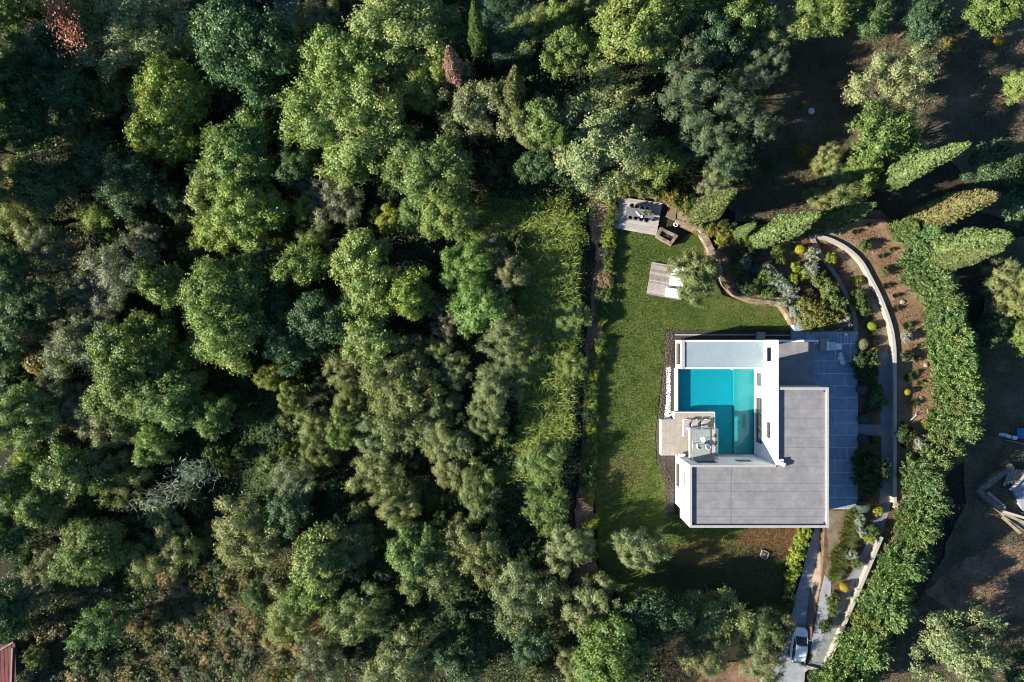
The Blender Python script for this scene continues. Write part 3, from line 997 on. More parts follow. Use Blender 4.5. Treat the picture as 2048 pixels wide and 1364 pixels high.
#SECTION garden
# ------------------------------------------------------------------ timber decks, table, fire pit
def plank_deck(name, label, corners, z, n_, mats, seed):
    """corners px: top-left, top-right, bottom-right, bottom-left; planks run left to right"""
    r_ = random.Random(seed)
    TL, TR, BR, BL = [Vector(at(*c, z)) for c in corners]
    org = (TL + TR + BR + BL) / 4
    t = thing(name, label, 'deck', (org.x, org.y, 0))
    o = Vector((org.x, org.y, 0))
    for i in range(n_):
        a, b = i / n_, (i + 1) / n_ - .0035
        e = r_.uniform(0, .012)
        q = [TL.lerp(BL, b), TR.lerp(BR, b), TR.lerp(BR, a), TL.lerp(BL, a)]
        dxr = (TR - TL).normalized() * r_.uniform(-.03, .03)
        MB().prism([((p + dxr - o).x, (p + dxr - o).y) for p in q], z - .05, z + e).build('plank', M[r_.choice(mats)], t)
    q = [p - o for p in (BL, BR, TR, TL)]
    ins = [(p.x * .97, p.y * .97) for p in q]
    MB().prism(ins, 0.0, z - .052).build('deck_base', M['wood3'], t)
    return t


plank_deck('dining_deck', 'square weathered timber deck carrying the long dining table', [(1239.5, 394), (1325, 406), (1312.5, 471), (1229.5, 456.5)], .3, 22, ['wood', 'wood2', 'wood2', 'wood2'], 3)
plank_deck('lounge_deck', 'weathered timber deck half hidden under the lawn olive tree', [(1303.5, 524), (1373, 535.5), (1362.5, 601), (1293.5, 588)], .28, 24, ['wood', 'wood3', 'wood2', 'wood'], 5)
A8 = R(-8.3)
t = thing('dining_table', 'long grey dining table on the timber deck', 'table', at(1277.5, 428, .32), A8)
MB().box(-1.65, 1.65, -.47, .47, .71, .76).build('table_top', M['tablegrey'], t)
for x in (-1.5, 1.5):
    for y in (-.38, .38):
        MB().box(x - .04, x + .04, y - .04, y + .04, .003, .708).build('leg', M['charcoal'], t)
ORD = ['first', 'second', 'third', 'fourth']
for i, (x, y) in enumerate(((595, 262), (645, 268), (697, 280), (748, 290))):
    tub_chair(1140 + x / 4.872, 360 + y / 4.872, .31, A8 - math.pi / 2, 'dark dining chair, %s from the left along the table\'s upper side' % ORD[i], 'charcoal', 'dining chairs round the grey table', 'dining_chair')
for i, (x, y) in enumerate(((580, 372), (632, 378), (685, 388), (737, 398))):
    tub_chair(1140 + x / 4.872, 360 + y / 4.872, .31, A8 + math.pi / 2, 'dark dining chair, %s from the left along the table\'s lower side' % ORD[i], 'charcoal', 'dining chairs round the grey table', 'dining_chair')
TT = .32 + .762
t = thing('potted_plant', 'leafy plant in a pot at the right end of the dining table', 'plant', at(1292.5, 426.5, TT))
MB().lathe((0, 0, 0), [(.09, 0), (.12, .14), (.1, .15)], 10).build('pot', M['whiteplastic'], t)
a = rng.uniform(0, 6.28, 90)
el = rng.uniform(.2, 1.3, 90)
d = np.stack([np.cos(a) * np.cos(el), np.sin(a) * np.cos(el), np.sin(el)], 1)
o = link('foliage', quads_mesh('foliage', leaves(d * .28 + [0, 0, .18], np.cross(d, [0, 0, 1.]) * 0 + d * .3 + [0, 0, 1], .42, .1, rng, along=d), M['leaf']), t)
o.color = (.16, .2, .05, 1)
t = thing('bowl', 'round white bowl in the middle of the dining table', 'bowl', at(1282.5, 433.5, TT))
MB().lathe((0, 0, 0), [(.09, 0), (.15, .05), (.17, .1), (.15, .1), (.1, .05)], 14).build('bowl', M['whiteplastic'], t)
t = thing('serving_board', 'pale serving board with dishes beside the white bowl', 'board', at(1276, 427, TT), R(-50))
MB().box(-.35, .35, -.12, .12, 0, .025).build('board', M['wood2'], t)
for x in (-.2, .05, .24):
    MB().lathe((x, 0, .026), [(.06, 0), (.08, .05), (.05, .05)], 10).build('dish', M['whiteplastic'], t)

# fire pit box of boards
fc = [(1321.6, 453.8), (1356.5, 470.8), (1343.2, 490.3), (1312.0, 472.9)]
fz = .85
F = [Vector(at(*p, fz)) for p in fc]
fo = sum(F, Vector()) / 4
t = thing('fire_pit', 'brown brick fire pit box with dark logs beside the dining deck', 'fire pit', (fo.x, fo.y, 0))
for lv in range(4):
    z0, z1 = lv * fz / 4 + .004, (lv + 1) * fz / 4 - .008
    for k in range(4):
        p, q = F[k] - fo, F[(k + 1) % 4] - fo
        d = (q - p)
        L_ = d.length
        d.normalize()
        nrm = Vector((d.y, -d.x, 0))
        if nrm.dot(-p) < 0: nrm = -nrm
        nb = max(3, int(L_ / .42))
        for j in range(nb):
            sh = .5 / nb if lv % 2 else 0
            a0 = j / nb
            a1 = (j + 1) / nb
            end = .32 if k % 2 else 0
            c = p + d * ((a0 + a1) / 2 * (L_ - 2 * end) + end) + nrm * .16
            mbx = MB().obox((c.x, c.y), (L_ - 2 * end) / nb - .012, .31 + rr.uniform(-.02, .02), z0, z1 + rr.uniform(-.004, .012) * (lv == 3), math.atan2(d.y, d.x))
            mbx.build('brick', M[rr.choice(['stone', 'stone', 'stone2', 'wood3'])], t)
mb = MB()
MB().prism([((p - fo).x * .72, (p - fo).y * .72) for p in F], .3, .5).build('ash_bed', M['charcoal'], t)
d = (F[1] - F[0]).normalized()
for k in range(5):
    q = Vector((rr.uniform(-.5, .5), rr.uniform(-.12, .12), 0))
    e = Vector((d.x, d.y, 0)) * .35
    e.rotate(__import__('mathutils').Euler((0, 0, rr.uniform(-.5, .5))))
    c = Vector((d.x, d.y, 0)) * q.x + Vector((-d.y, d.x, 0)) * q.y
    MB().tube([tuple(c - e + Vector((0, 0, .56))), tuple(c + e + Vector((0, 0, .58 + .05 * (k % 2))))], .06, 7).build('log', M['bark'], t)

# daybeds on the second deck
def daybed(px, py, label, z=.3):
    t = thing('daybed', label, 'daybed', at(px, py, z), A8, 'white daybeds under the lawn olive tree')
    MB().box(-.8, .8, -.55, .55, .12, .25).build('frame', M['whiteplastic'], t)
    MB().box(-.78, .3, -.53, .53, .253, .36).build('mattress', M['cushion'], t)
    MB().box(.32, .78, -.53, .53, .253, .48).build('backrest', M['whiteplastic'], t)
    for x in (-.7, .7):
        for y in (-.45, .45):
            MB().box(x - .04, x + .04, y - .04, y + .04, .003, .118).build('leg', M['whiteplastic'], t)


daybed(1357, 542, 'white daybed on the timber deck, the uppermost of three')
daybed(1352, 563, 'white daybed on the timber deck, between the other two')
daybed(1344, 586, 'white daybed at the lower edge of the timber deck')

# stone steps and garden walls built stone by stone
def stone_wall(name, label, pts, w, z0, z1, step, mats, cat='wall', courses=1, seed=1, zjit=.04):
    r_ = random.Random(seed)
    P = [Vector(at(*p, z1)) for p in pts]
    segs = []
    cum = [0]
    for i in range(len(P) - 1):
        cum.append(cum[-1] + (P[i + 1] - P[i]).length)
    n_ = max(2, int(cum[-1] / step))

    def pos(u):
        u = max(0, min(cum[-1], u))
        for i in range(len(P) - 1):
            if u <= cum[i + 1] or i == len(P) - 2:
                f = (u - cum[i]) / (cum[i + 1] - cum[i])
                return P[i].lerp(P[i + 1], f)
    mid = pos(cum[-1] / 2)
    t = thing(name, label, cat, (mid.x, mid.y, z0))
    for c in range(courses):
        za = z0 + (z1 - z0) * c / courses
        zb = z0 + (z1 - z0) * (c + 1) / courses - .015
        off = .5 * (c % 2)
        for i in range(n_):
            a = pos((i + off) * cum[-1] / n_)
            b = pos((i + off + 1) * cum[-1] / n_)
            d = b - a
            if d.length < .1: continue
            m_ = (a + b) / 2
            MB().obox((m_.x - mid.x, m_.y - mid.y), d.length - .018, w * r_.uniform(.9, 1.06), za - z0, zb - z0 + r_.uniform(-zjit, zjit) * (c == courses - 1), math.atan2(d.y, d.x) + r_.uniform(-.03, .03)).build('stone', M[r_.choice(mats)], t)
    return t


stone_wall('stone_wall', 'curving stone retaining wall along the right edge of the lawn', WALLC, .36, 0, GZ + .08, .62, ['stone', 'stone2', 'stone'], courses=2, seed=2)
stone_wall('stone_wall', 'thick brown stone wall arcing up from the dark steps', [(1405, 466), (1416, 484), (1424, 503), (1425, 520)], .75, 0, .95, .6, ['stone', 'stone', 'stone2'], courses=2, seed=3)
stone_wall('stone_wall', 'pale stone edging above the dark grass beside the fire pit', [(1352, 442), (1366, 446), (1380, 450), (1398, 455), (1406, 464)], .45, 0, .55, .6, ['stone2', 'stone2', 'stone'], courses=1, seed=4)
stone_wall('stone_edging', 'pale edging stones above the dining deck', [(1290, 388), (1312, 394), (1330, 402), (1340, 412)], .3, 0, .35, .5, ['stone2', 'stone'], cat='edging', seed=5)
t = thing('stone_steps', 'brown stone steps and platform right of the dining deck', 'steps', at(1352, 425))
for i, (q, z1, m) in enumerate((([(1340, 412), (1354, 412), (1351, 440), (1332, 432)], .5, 'stone'), ([(1356, 418), (1374, 428), (1370, 444), (1354, 437)], .45, 'stone2'), ([(1372, 424), (1384, 430), (1380, 446), (1373, 444)], .7, 'stone'))):
    dpart('step', MB().prism(poly(q, z1), 0, z1), M[m], t, t.location)
t = thing('stone_steps', 'dark stone steps in the gap of the lawn wall', 'steps', at(1433, 522))
for i in range(4):
    dpart('step', MB().prism(poly([(1425 + i * 3.5, 512 + i), (1429 + i * 3.5, 511 + i), (1434 + i * 3.5, 532), (1430 + i * 3.5, 534)], .25 * (i + 1)), 0, .25 * (i + 1)), M['stone'], t, t.location)
t = thing('ring_lamp', 'white ring-shaped lamp on the dark grass by the fire pit', 'lamp', at(1351, 450, .05))
MB().tube([(.22 * math.cos(k * math.pi / 6), .22 * math.sin(k * math.pi / 6), .12) for k in range(13)], .07, 6, False).build('ring', M['whiteplastic'], t)
MB().lathe((0, 0, -.05), [(.12, 0), (.1, .1)], 10).build('base', M['charcoal'], t)

stone_wall('stone_kerb', 'pale stone kerb curving through the garden bed to the terrace', [(1622, 468), (1632, 490), (1653, 525), (1673, 551), (1686, 575), (1695, 593), (1703, 610), (1708, 624), (1711, 645), (1712, 664)], .5, GZ - .1, GZ + .22, .85, ['kerb', 'kerb', 'stone2'], cat='kerb', seed=6, zjit=.015)
stone_wall('stone_edging', 'short pale stone edging at the foot of the garden bed', [(1516, 592), (1535, 594), (1560, 596)], .22, GZ - .05, GZ + .2, .6, ['stone2', 'kerb'], cat='edging', seed=7)

# the tall smooth boundary wall
OW = [(1631, 458), (1638, 471.5), (1662, 479), (1695, 497), (1723, 523), (1743, 558), (1763, 598), (1780.6, 646), (1787.5, 680), (1790, 720), (1790.5, 860), (1790, 1006)]


def smooth_wall(name, label, pts, w, z0, z1, m, sub=4):
    P = [Vector(at(*p, z1)) for p in pts]
    Q = []
    for i in range(len(P) - 1):
        p0, p1, p2, p3 = P[max(i - 1, 0)], P[i], P[i + 1], P[min(i + 2, len(P) - 1)]
        for k in range(sub):
            t_ = k / sub
            Q.append(.5 * ((2 * p1) + (p2 - p0) * t_ + (2 * p0 - 5 * p1 + 4 * p2 - p3) * t_ ** 2 + (3 * p1 - p0 - 3 * p2 + p3) * t_ ** 3))
    Q.append(P[-1])
    Lf, Rt = [], []
    for i, q in enumerate(Q):
        d = (Q[min(i + 1, len(Q) - 1)] - Q[max(i - 1, 0)]).normalized()
        nn_ = Vector((-d.y, d.x, 0)) * w / 2
        Lf.append(q + nn_)
        Rt.append(q - nn_)
    t = thing(name, label, 'wall', (Q[0].x, Q[0].y, z0))
    o = Q[0]
    mb, cp = MB(), MB()
    n_ = len(Q)
    for mbx, za, zb, g_ in ((mb, 0, z1 - z0 - .05, 1.0), (cp, z1 - z0 - .047, z1 - z0, 1.12)):
        vs = []
        for i in range(n_):
            c_ = (Lf[i] + Rt[i]) / 2
            a, b = c_ + (Lf[i] - c_) * g_ - o, c_ + (Rt[i] - c_) * g_ - o
            vs += [(a.x, a.y, za), (b.x, b.y, za), (b.x, b.y, zb), (a.x, a.y, zb)]
        fs = []
        for i in range(n_ - 1):
            for k in range(4):
                fs.append((i * 4 + k, i * 4 + (k + 1) % 4, i * 4 + 4 + (k + 1) % 4, i * 4 + 4 + k))
        fs += [(3, 2, 1, 0), tuple((n_ - 1) * 4 + k for k in range(4))]
        mbx.add(vs, fs)
    mb.build('wall_body', M[m], t)
    cp.build('coping', M['coping'], t)


smooth_wall('boundary_wall', 'long curving cream boundary wall along the garden path', OW, .34, GZ - .05, GZ + .8, 'cream')
smooth_wall('boundary_wall', 'straight pale wall beside the lower concrete path', [(1764, 1074), (1737, 1138), (1708, 1205), (1677, 1278), (1649, 1343)], .35, GZ - .1, GZ + .7, 'cream')
smooth_wall('low_wall', 'low grey end wall closing the lower path', [(1613, 1334), (1630, 1338), (1646, 1343)], .3, 0, GZ + .3, 'concrete', 2)

# manhole planter in the reddish lawn corner
t = thing('planter_box', 'small square stone tray set in the reddish lawn corner', 'planter', at(1528.5, 1109, .1), R(-22))
for a_ in range(4):
    MB().obox((.42 * math.cos(a_ * math.pi / 2), .42 * math.sin(a_ * math.pi / 2)), .12, .96, -.1, .14, a_ * math.pi / 2).build('rim', M['kerb'], t)
MB().box(-.35, .35, -.35, .35, -.08, .04).build('soil_fill', M['charcoal'], t)
for k in range(5):
    MB().tube([(-.25 + .1 * k, -.25, .07), (-.3 + .13 * k, .25, .08)], .03, 5).build('stick', M['deadwood'], t)

# white bucket in the clearing
t = thing('bucket', 'white bucket alone in the dark clearing', 'bucket', at(1619, 225, 0))
MB().lathe((0, 0, -.1), [(.26, 0), (.34, .62), (.36, .62), (.36, .66), (.3, .66), (.24, .2)], 16).build('body', M['whiteplastic'], t)
MB().tube([(.34 * math.cos(k * math.pi / 8), .34 * math.sin(k * math.pi / 8) * .6, .55 + .1 * math.sin(k * math.pi / 8)) for k in range(9)], .02, 5).build('handle', M['steel'], t)
t = thing('tarp_scrap', 'bright blue scrap of tarp on the dirt track by the lawn hedge', 'tarp', at(1195, 651, .02))
MB().add([(-.4, -.12, .0), (.1, -.2, .04), (.45, -.05, .0), (.4, .12, .06), (.05, .08, .12), (-.35, .1, .03)], [(0, 1, 4, 5), (1, 2, 3, 4)]).add([(-.4, -.12, -.02), (.1, -.2, .02), (.45, -.05, -.02), (.4, .12, .04), (.05, .08, .1), (-.35, .1, .01)], [(5, 4, 1, 0), (4, 3, 2, 1)]).build('sheet', M['bluetarp'], t)

# ------------------------------------------------------------------ car
car = thing('parked_car', 'silver-white hatchback parked on the concrete driveway', 'car', at(1593.5, 1286, .06), R(-8))
# stations along y (rear to front): y, half width, sill z, shoulder z
ST = [(-2.12, .60, .42, .72), (-2.05, .76, .30, .86), (-1.7, .86, .24, .93), (-1.1, .89, .22, .94), (-.2, .90, .22, .93), (.7, .89, .22, .92), (1.3, .88, .24, .88), (1.75, .82, .27, .79), (2.0, .68, .32, .68), (2.12, .45, .40, .58)]
mb = MB()
vs = []
for y, hw, z0, z1 in ST:
    m_ = (z0 + z1) / 2
    vs += [(-hw * .93, y, z0), (-hw, y, m_), (-hw * .97, y, z1 - .06), (-hw * .86, y, z1), (0, y, z1 + .03), (hw * .86, y, z1), (hw * .97, y, z1 - .06), (hw, y, m_), (hw * .93, y, z0)]
fs = []
for i in range(len(ST) - 1):
    for k in range(8):
        fs.append((i * 9 + k, i * 9 + k + 1, i * 9 + 10 + k, i * 9 + 9 + k))
    fs.append((i * 9 + 8, i * 9, i * 9 + 9, i * 9 + 17))
fs += [tuple(range(8, -1, -1)), tuple((len(ST) - 1) * 9 + k for k in range(9))]
mb.add(vs, fs, True)
body = mb.build('body', M['carpaint'], car)
sd = body.modifiers.new('soft', 'SUBSURF')
sd.levels = 1
sd.render_levels = 2
# cabin: roof and glass as separate panels
RB = [(-1.55, .66), (-.95, .70), (-.1, .71), (.28, .68)]    # roof outline y, half width
BB = [(-2.0, .70), (-1.2, .80), (-.1, .81), (1.18, .76)]    # waist outline
rz = [1.42, 1.47, 1.48, 1.42]
wz = .94
mb = MB()
vs = []
for (y, hw), z in zip(RB, rz):
    vs += [(-hw, y, z - .03), (-hw * .8, y, z + .01), (0, y, z + .03), (hw * .8, y, z + .01), (hw, y, z - .03)]
fs = [(i * 5 + k, i * 5 + k + 1, i * 5 + 6 + k, i * 5 + 5 + k) for i in range(3) for k in range(4)]
mb.add(vs, fs, True)
ro = mb.build('car_roof', M['carpaint'], car)
so = ro.modifiers.new('thick', 'SOLIDIFY')
so.thickness = .04


def glass(name, pts):
    q = MB().add(pts, [tuple(range(len(pts)))])
    o_ = q.build(name, M['glass'], car)
    s_ = o_.modifiers.new('thick', 'SOLIDIFY')
    s_.thickness = .015


glass('windscreen', [(-.74, 1.16, wz), (.74, 1.16, wz), (.64, .3, 1.385), (-.64, .3, 1.385)])
glass('rear_window', [(.66, -1.98, wz + .02), (-.66, -1.98, wz + .02), (-.62, -1.57, 1.385), (.62, -1.57, 1.385)])
for s_ in (-1, 1):
    glass('side_window', [(s_ * .79, 1.0, wz), (s_ * .66, .25, 1.39), (s_ * .69, -.3, 1.44), (s_ * .81, -.3, wz)])
    glass('side_window', [(s_ * .81, -.38, wz), (s_ * .69, -.38, 1.44), (s_ * .66, -1.4, 1.39), (s_ * .76, -1.6, wz)])
    pil = MB().tube([(s_ * .76, 1.2, wz), (s_ * .66, .28, 1.41)], .035, 6).tube([(s_ * .81, -.34, wz), (s_ * .69, -.34, 1.44)], .03, 6).tube([(s_ * .72, -1.98, wz), (s_ * .64, -1.52, 1.4)], .06, 6)
    pil.build('pillar', M['carpaint'], car)
    MB().obox((s_ * 1.0, .88), .2, .12, .92, 1.06, s_ * -.15).build('mirror', M['carpaint'], car)
    MB().obox((s_ * .62, 1.93), .26, .2, .62, .72, s_ * -.5).build('headlight', M['pane'], car)
    MB().obox((s_ * .66, -2.07), .2, .1, .7, .88, s_ * .4).build('tail_light', M['redlens'], car)
    for y in (-1.3, 1.32):
        wh = MB()
        prof = [(.2, -.1), (.3, -.1), (.315, -.06), (.315, .06), (.3, .1), (.2, .1)]
        vv, ff = [], []
        for r_, x in prof:
            for k in range(16):
                a_ = 2 * math.pi * k / 16
                vv.append((s_ * .78 + x, y + r_ * math.cos(a_), .315 + r_ * math.sin(a_)))
        for i in range(len(prof) - 1):
            for k in range(16):
                ff.append((i * 16 + k, i * 16 + (k + 1) % 16, i * 16 + 16 + (k + 1) % 16, i * 16 + 16 + k))
        ff += [tuple(range(15, -1, -1)), tuple(5 * 16 + k for k in range(16))]
        w_ = wh.add(vv, ff, True).build('wheel', M['rubber'], car)
        rim = MB()
        vv = [(s_ * .885, y, .315)] + [(s_ * .882, y + .19 * math.cos(2 * math.pi * k / 10), .315 + .19 * math.sin(2 * math.pi * k / 10)) for k in range(10)]
        rim.add(vv, [(0, 1 + k, 1 + (k + 1) % 10) for k in range(10)]).build('rim', M['steel'], w_)
MB().obox((0, 1.55), .9, .012, .895, .9).build('bonnet_seam', M['charcoal'], car)

# ------------------------------------------------------------------ ruin on the right and the red roof at the corner
rz0 = .0
t = thing('ruined_foundation', 'ruined concrete foundation with loose boards at the right edge', 'ruin', at(2000, 990))
ro = t.location
for q, z1 in (([(1953, 982), (1962, 972), (2024, 928), (2030, 936), (1972, 980)], .8), ([(1953, 982), (1966, 980), (2014, 1020), (2012, 1034)], .7), ([(2010, 1022), (2060, 1052), (2060, 1068), (2008, 1032)], .5)):
    dpart('concrete_wall', MB().prism(poly(q, z1), -.2, z1), M['rubblec'], t, ro)
dpart('floor_slab', MB().prism(poly([(2025, 978), (2030, 962), (2060, 935), (2080, 950), (2080, 1040), (2046, 1022)], .4), -.2, .4), M['drive'], t, ro)
for i in range(8):
    p = (2022 + i * 6.5, 938 + i * .5)
    q = (2010 + i * 6.0, 972 - i * 3.2)
    a, b = Vector(at(*p, .6)), Vector(at(*q, .6))
    dd = b - a
    c = (a + b) / 2
    dpart('board', MB().obox((c.x, c.y), dd.length, .26, .45 + .02 * i, .52 + .02 * i, math.atan2(dd.y, dd.x) + rr.uniform(-.05, .05)), M['oldwood'], t, ro)
for p, q, m in (((2006, 1023), (2050, 1036), 'wood2'), ((2004, 1026), (2060, 1050), 'oldwood'), ((2020, 980), (2052, 948), 'wood2'), ((2004, 1034), (2040, 1066), 'oldwood'), ((1975, 984), (2010, 1014), 'oldwood')):
    a, b = Vector(at(*p, .8)), Vector(at(*q, .8))
    dd = b - a
    c = (a + b) / 2
    dpart('board', MB().obox((c.x, c.y), dd.length, .3, .82, .9, math.atan2(dd.y, dd.x), .03), M[m], t, ro)
t = thing('tarp_roll', 'rolled grey plastic sheet lying in the shade above the ruin', 'roll', at(2013, 872), R(-14))
MB().tube([(-1.1, 0, .2), (-.4, .05, .22), (.3, 0, .2), (1.0, .04, .22)], [.18, .22, .2, .24], 9).build('roll', M['cushion'], t)
for x in (-.5, .35):
    MB().tube([(x, .0, .21), (x + .06, .0, .21)], .25, 9).build('strap', M['charcoal'], t)
t = thing('tarp', 'crumpled blue tarp at the right edge above the ruin', 'tarp', at(2044, 867))
P = rng.uniform(-.12, .12, (7, 5))
vs = [(-.7 + i * .33, -.55 + j * .3, .3 + P[i, j] - .05 * abs(i - 3)) for i in range(7) for j in range(5)]
MB().add(vs, [(i * 5 + j, i * 5 + 5 + j, i * 5 + 6 + j, i * 5 + 1 + j) for i in range(6) for j in range(4)]).prism([(-.6, -.5), (1.1, -.5), (1.1, .5), (-.6, .5)], -.1, .1).build('sheet', M['bluetarp'], t)
t = thing('pole', 'thin pale pole lying beside the plastic roll', 'pole', at(2030, 884), R(-12))
MB().tube([(-1.2, 0, .04), (0, .03, .06), (1.1, -.05, .05)], .045, 6).build('pole', M['wood2'], t)
t = thing('pole', 'pale cut branch sticking out below the conifer hedge', 'branch', at(1857, 1121), R(-22))
MB().tube([(-.6, 0, .3), (.6, .03, .25)], [.09, .07], 6).build('stick', M['wood2'], t)

B = -7.4
t = thing('red_roof_shed', 'shed with dark red ribbed roof in the bottom left corner', 'shed', at(-30, 1330, B))
so_ = t.location
dpart('wall', MB().prism(poly([(-115, 1300), (20, 1292), (20, 1415), (-115, 1415)], B + 2.4), B - .5, B + 2.4), M['rubblec'], t, so_)
rfp = poly([(-120, 1310), (27, 1284), (33, 1420), (-120, 1420)], B + 2.5)
roo = dpart('roof', MB().prism(rfp, B + 2.42, B + 2.6), M['redtile'], t, so_)
for i in range(16):
    p, q = at(27 - i * 7.6, 1287 + i * 1.0, B + 2.62), at(31 - i * 7.6, 1418, B + 2.62)
    a, b = Vector(p), Vector(q)
    dd, c = b - a, (a + b) / 2
    dpart('roof_sheet', MB().obox((c.x, c.y), dd.length, .42, B + 2.604, B + 2.64 + .01 * (i % 2), math.atan2(dd.y, dd.x)), M['redtile'], roo, so_)
for p, q in (((24.5, 1296), (20, 1420)), ((-4, 1302), (27, 1284))):
    a, b = Vector(at(*p, B + 2.7)), Vector(at(*q, B + 2.7))
    dd, c = b - a, (a + b) / 2
    dpart('ridge_cap', MB().obox((c.x, c.y), dd.length, .2, B + 2.66, B + 2.76, math.atan2(dd.y, dd.x)), M['wood3'], roo, so_)
t = thing('garden_bench', 'pale narrow plank beside the green tarp near the red roof', 'plank', at(30, 1277, B + .3), R(-17))
MB().box(-1.1, 1.1, -.14, .14, .25, .31).build('board', M['cushion'], t)
for x in (-.8, .8):
    MB().box(x - .05, x + .05, -.12, .12, -.3, .249).build('leg', M['oldwood'], t)
t = thing('tarp', 'dark green tarp on the ground near the red roof', 'tarp', at(44, 1270, B + .1))
P = rng.uniform(-.06, .06, (6, 5))
vs = [(-.8 + i * .32, -.6 + j * .3, .25 + P[i, j]) for i in range(6) for j in range(5)]
MB().add(vs, [(i * 5 + j, i * 5 + 5 + j, i * 5 + 6 + j, i * 5 + 1 + j) for i in range(5) for j in range(4)]).prism([(-.7, -.55), (.7, -.55), (.7, .5), (-.7, .5)], -.1, .1).build('sheet', M['greentarp'], t)

#SECTION plants
# ------------------------------------------------------------------ plant library
def sph(rng, n, zmin=-1.0):
    z = rng.uniform(zmin, 1, n)
    a = rng.uniform(0, 2 * math.pi, n)
    r_ = np.sqrt(np.maximum(0, 1 - z * z))
    return np.stack([r_ * np.cos(a), r_ * np.sin(a), z], 1)


def crown_broad(seed, Rr, Rz, zc, n_lobe, lobe, n_clump, n_leaf, L, Wd, clump=.38, rag=.25, up=.35, zmin=-.35):
    """lobed crown: lobes on an uneven shell, leaf clumps on the lobes, leaves in the clumps"""
    rag *= 1.35
    g_ = np.random.default_rng(seed)
    D = sph(g_, n_lobe * 6, zmin)
    keep = [D[0]]
    for d in D[1:]:                       # spread the lobes apart
        if len(keep) >= n_lobe: break
        if min(np.linalg.norm(d - k) for k in keep) > 1.7 / math.sqrt(n_lobe): keep.append(d)
    D = np.array(keep)
    A = np.arctan2(D[:, 1], D[:, 0])      # big bays and shoulders in the outline
    ph = g_.uniform(0, 6.28, 4)
    bay = 1 + rag * (.55 * np.sin(2 * A + ph[0]) + .6 * np.sin(3 * A + ph[1] + 2 * D[:, 2]) + .5 * np.sin(5 * A + ph[2]) + .5 * np.sin(6 * D[:, 2] + ph[3] + A))
    reach = np.clip(.84 * bay + g_.normal(0, .07, len(D)), .4, 1.08)
    LC = D * reach[:, None] * [Rr, Rr, Rz]
    n_in = len(D) // 2                    # inner foliage behind the gaps
    di = sph(g_, n_in, -.2)
    LC = np.concatenate([LC, di * g_.uniform(.25, .55, (n_in, 1)) * [Rr, Rr, Rz]])
    D = np.concatenate([D, di])
    LC[:, 2] += zc
    LR = lobe * g_.uniform(.7, 1.25, len(D))
    Ps, Ns = [], []
    for c, d, r_ in zip(LC, D, LR):
        k = max(3, int(n_clump * (r_ / lobe) ** 2))
        q = sph(g_, k, -.9)
        q = unit(q + d * .5 + np.array([0, 0, .1]))
        sc = g_.uniform(.55, 1.1, k)[:, None]
        cc = c + q * r_ * sc * [1, 1, .85]
        m_ = n_leaf
        pts = cc[:, None, :] + g_.normal(size=(k, m_, 3)) * clump * np.array([1, 1, .7])
        nr = unit(q[:, None, :] * .8 + unit(pts - c) * .5 + g_.normal(size=(k, m_, 3)) * .4 + np.array([0, 0, up * .5]))
        Ps.append(pts.reshape(-1, 3))
        Ns.append(nr.reshape(-1, 3))
    for c, d, r_ in zip(LC[:len(LC) * 2 // 3], D, LR):   # sprays that stick out of each lobe
        k = 5
        q = unit(sph(g_, k, -.5) * .8 + d)
        f = np.linspace(.8, 1.75, 9)
        pts = c + q[:, None, :] * (r_ * f)[None, :, None] + g_.normal(size=(k, 9, 3)) * clump * .28
        Ps.append(pts.reshape(-1, 3))
        Ns.append(unit(q[:, None, :] * .3 + g_.normal(size=(k, 9, 3)) * .6 + np.array([0, 0, .5])).reshape(-1, 3))
    P = np.concatenate(Ps)
    N = np.concatenate(Ns)
    sz = g_.uniform(.6, 1.35, len(P))
    return leaves(P, N, L * sz, Wd * sz, g_), LC


def trunk_mb(LC, zc, seed, r0=.22, n_limb=9):
    r_ = random.Random(seed)
    mb = MB()
    fork = zc * .42
    mb.tube([(0, 0, -.3), (.04, .02, fork * .5), (.0, .06, fork), (.1, .0, zc * .9)], [r0 * 1.25, r0, r0 * .85, r0 * .3], 7)
    idx = list(range(len(LC)))
    r_.shuffle(idx)
    for i in idx[:n_limb]:
        e = Vector(LC[i])
        s_ = Vector((0, .05, fork * r_.uniform(.75, 1.2)))
        m_ = s_.lerp(e, .5) + Vector((r_.uniform(-.2, .2), r_.uniform(-.2, .2), .25))
        mb.tube([tuple(s_), tuple(m_), tuple(e)], [r0 * .5, r0 * .32, r0 * .12], 5)
    return mb


LIB = {}


def lib(kind, Rr, Hh, crown, trunk, mat_='leaf'):
    me = quads_mesh(kind + '_crown', crown, M[mat_])
    LIB.setdefault(kind, []).append((me, trunk, Rr, Hh))


for s_ in range(5):
    V, LC = crown_broad(100 + s_, 4.6, 3.6, 6.4, (58, 46, 66, 52, 60)[s_], (.95, 1.1, .85, 1.0, .9)[s_], 22, 22, .25, .165, .27, (.2, .28, .16, .3, .24)[s_])
    lib('big', 4.7, 10, V, trunk_mb(LC, 6.4, s_, .3, 12).mesh('trunk', M['bark']))
for s_ in range(5):
    V, LC = crown_broad(120 + s_, 3.0, 2.7, 5.1, (36, 28, 40, 32, 36)[s_], (.72, .85, .62, .75, .7)[s_], 20, 20, .23, .15, .22, (.22, .3, .18, .34, .26)[s_])
    lib('mid', 3.1, 8, V, trunk_mb(LC, 5.1, s_, .22).mesh('trunk', M['bark']))
for s_ in range(6):
    V, LC = crown_broad(140 + s_, 2.7, 2.1, 3.5, (34, 28, 38, 30, 24, 34)[s_], (.58, .66, .52, .6, .7, .56)[s_], 24, 20, .19, .08, .16, (.25, .32, .2, .36, .3, .4)[s_])
    lib('olive', 2.8, 5.6, V, trunk_mb(LC, 3.5, s_, .24).mesh('trunk', M['bark']))
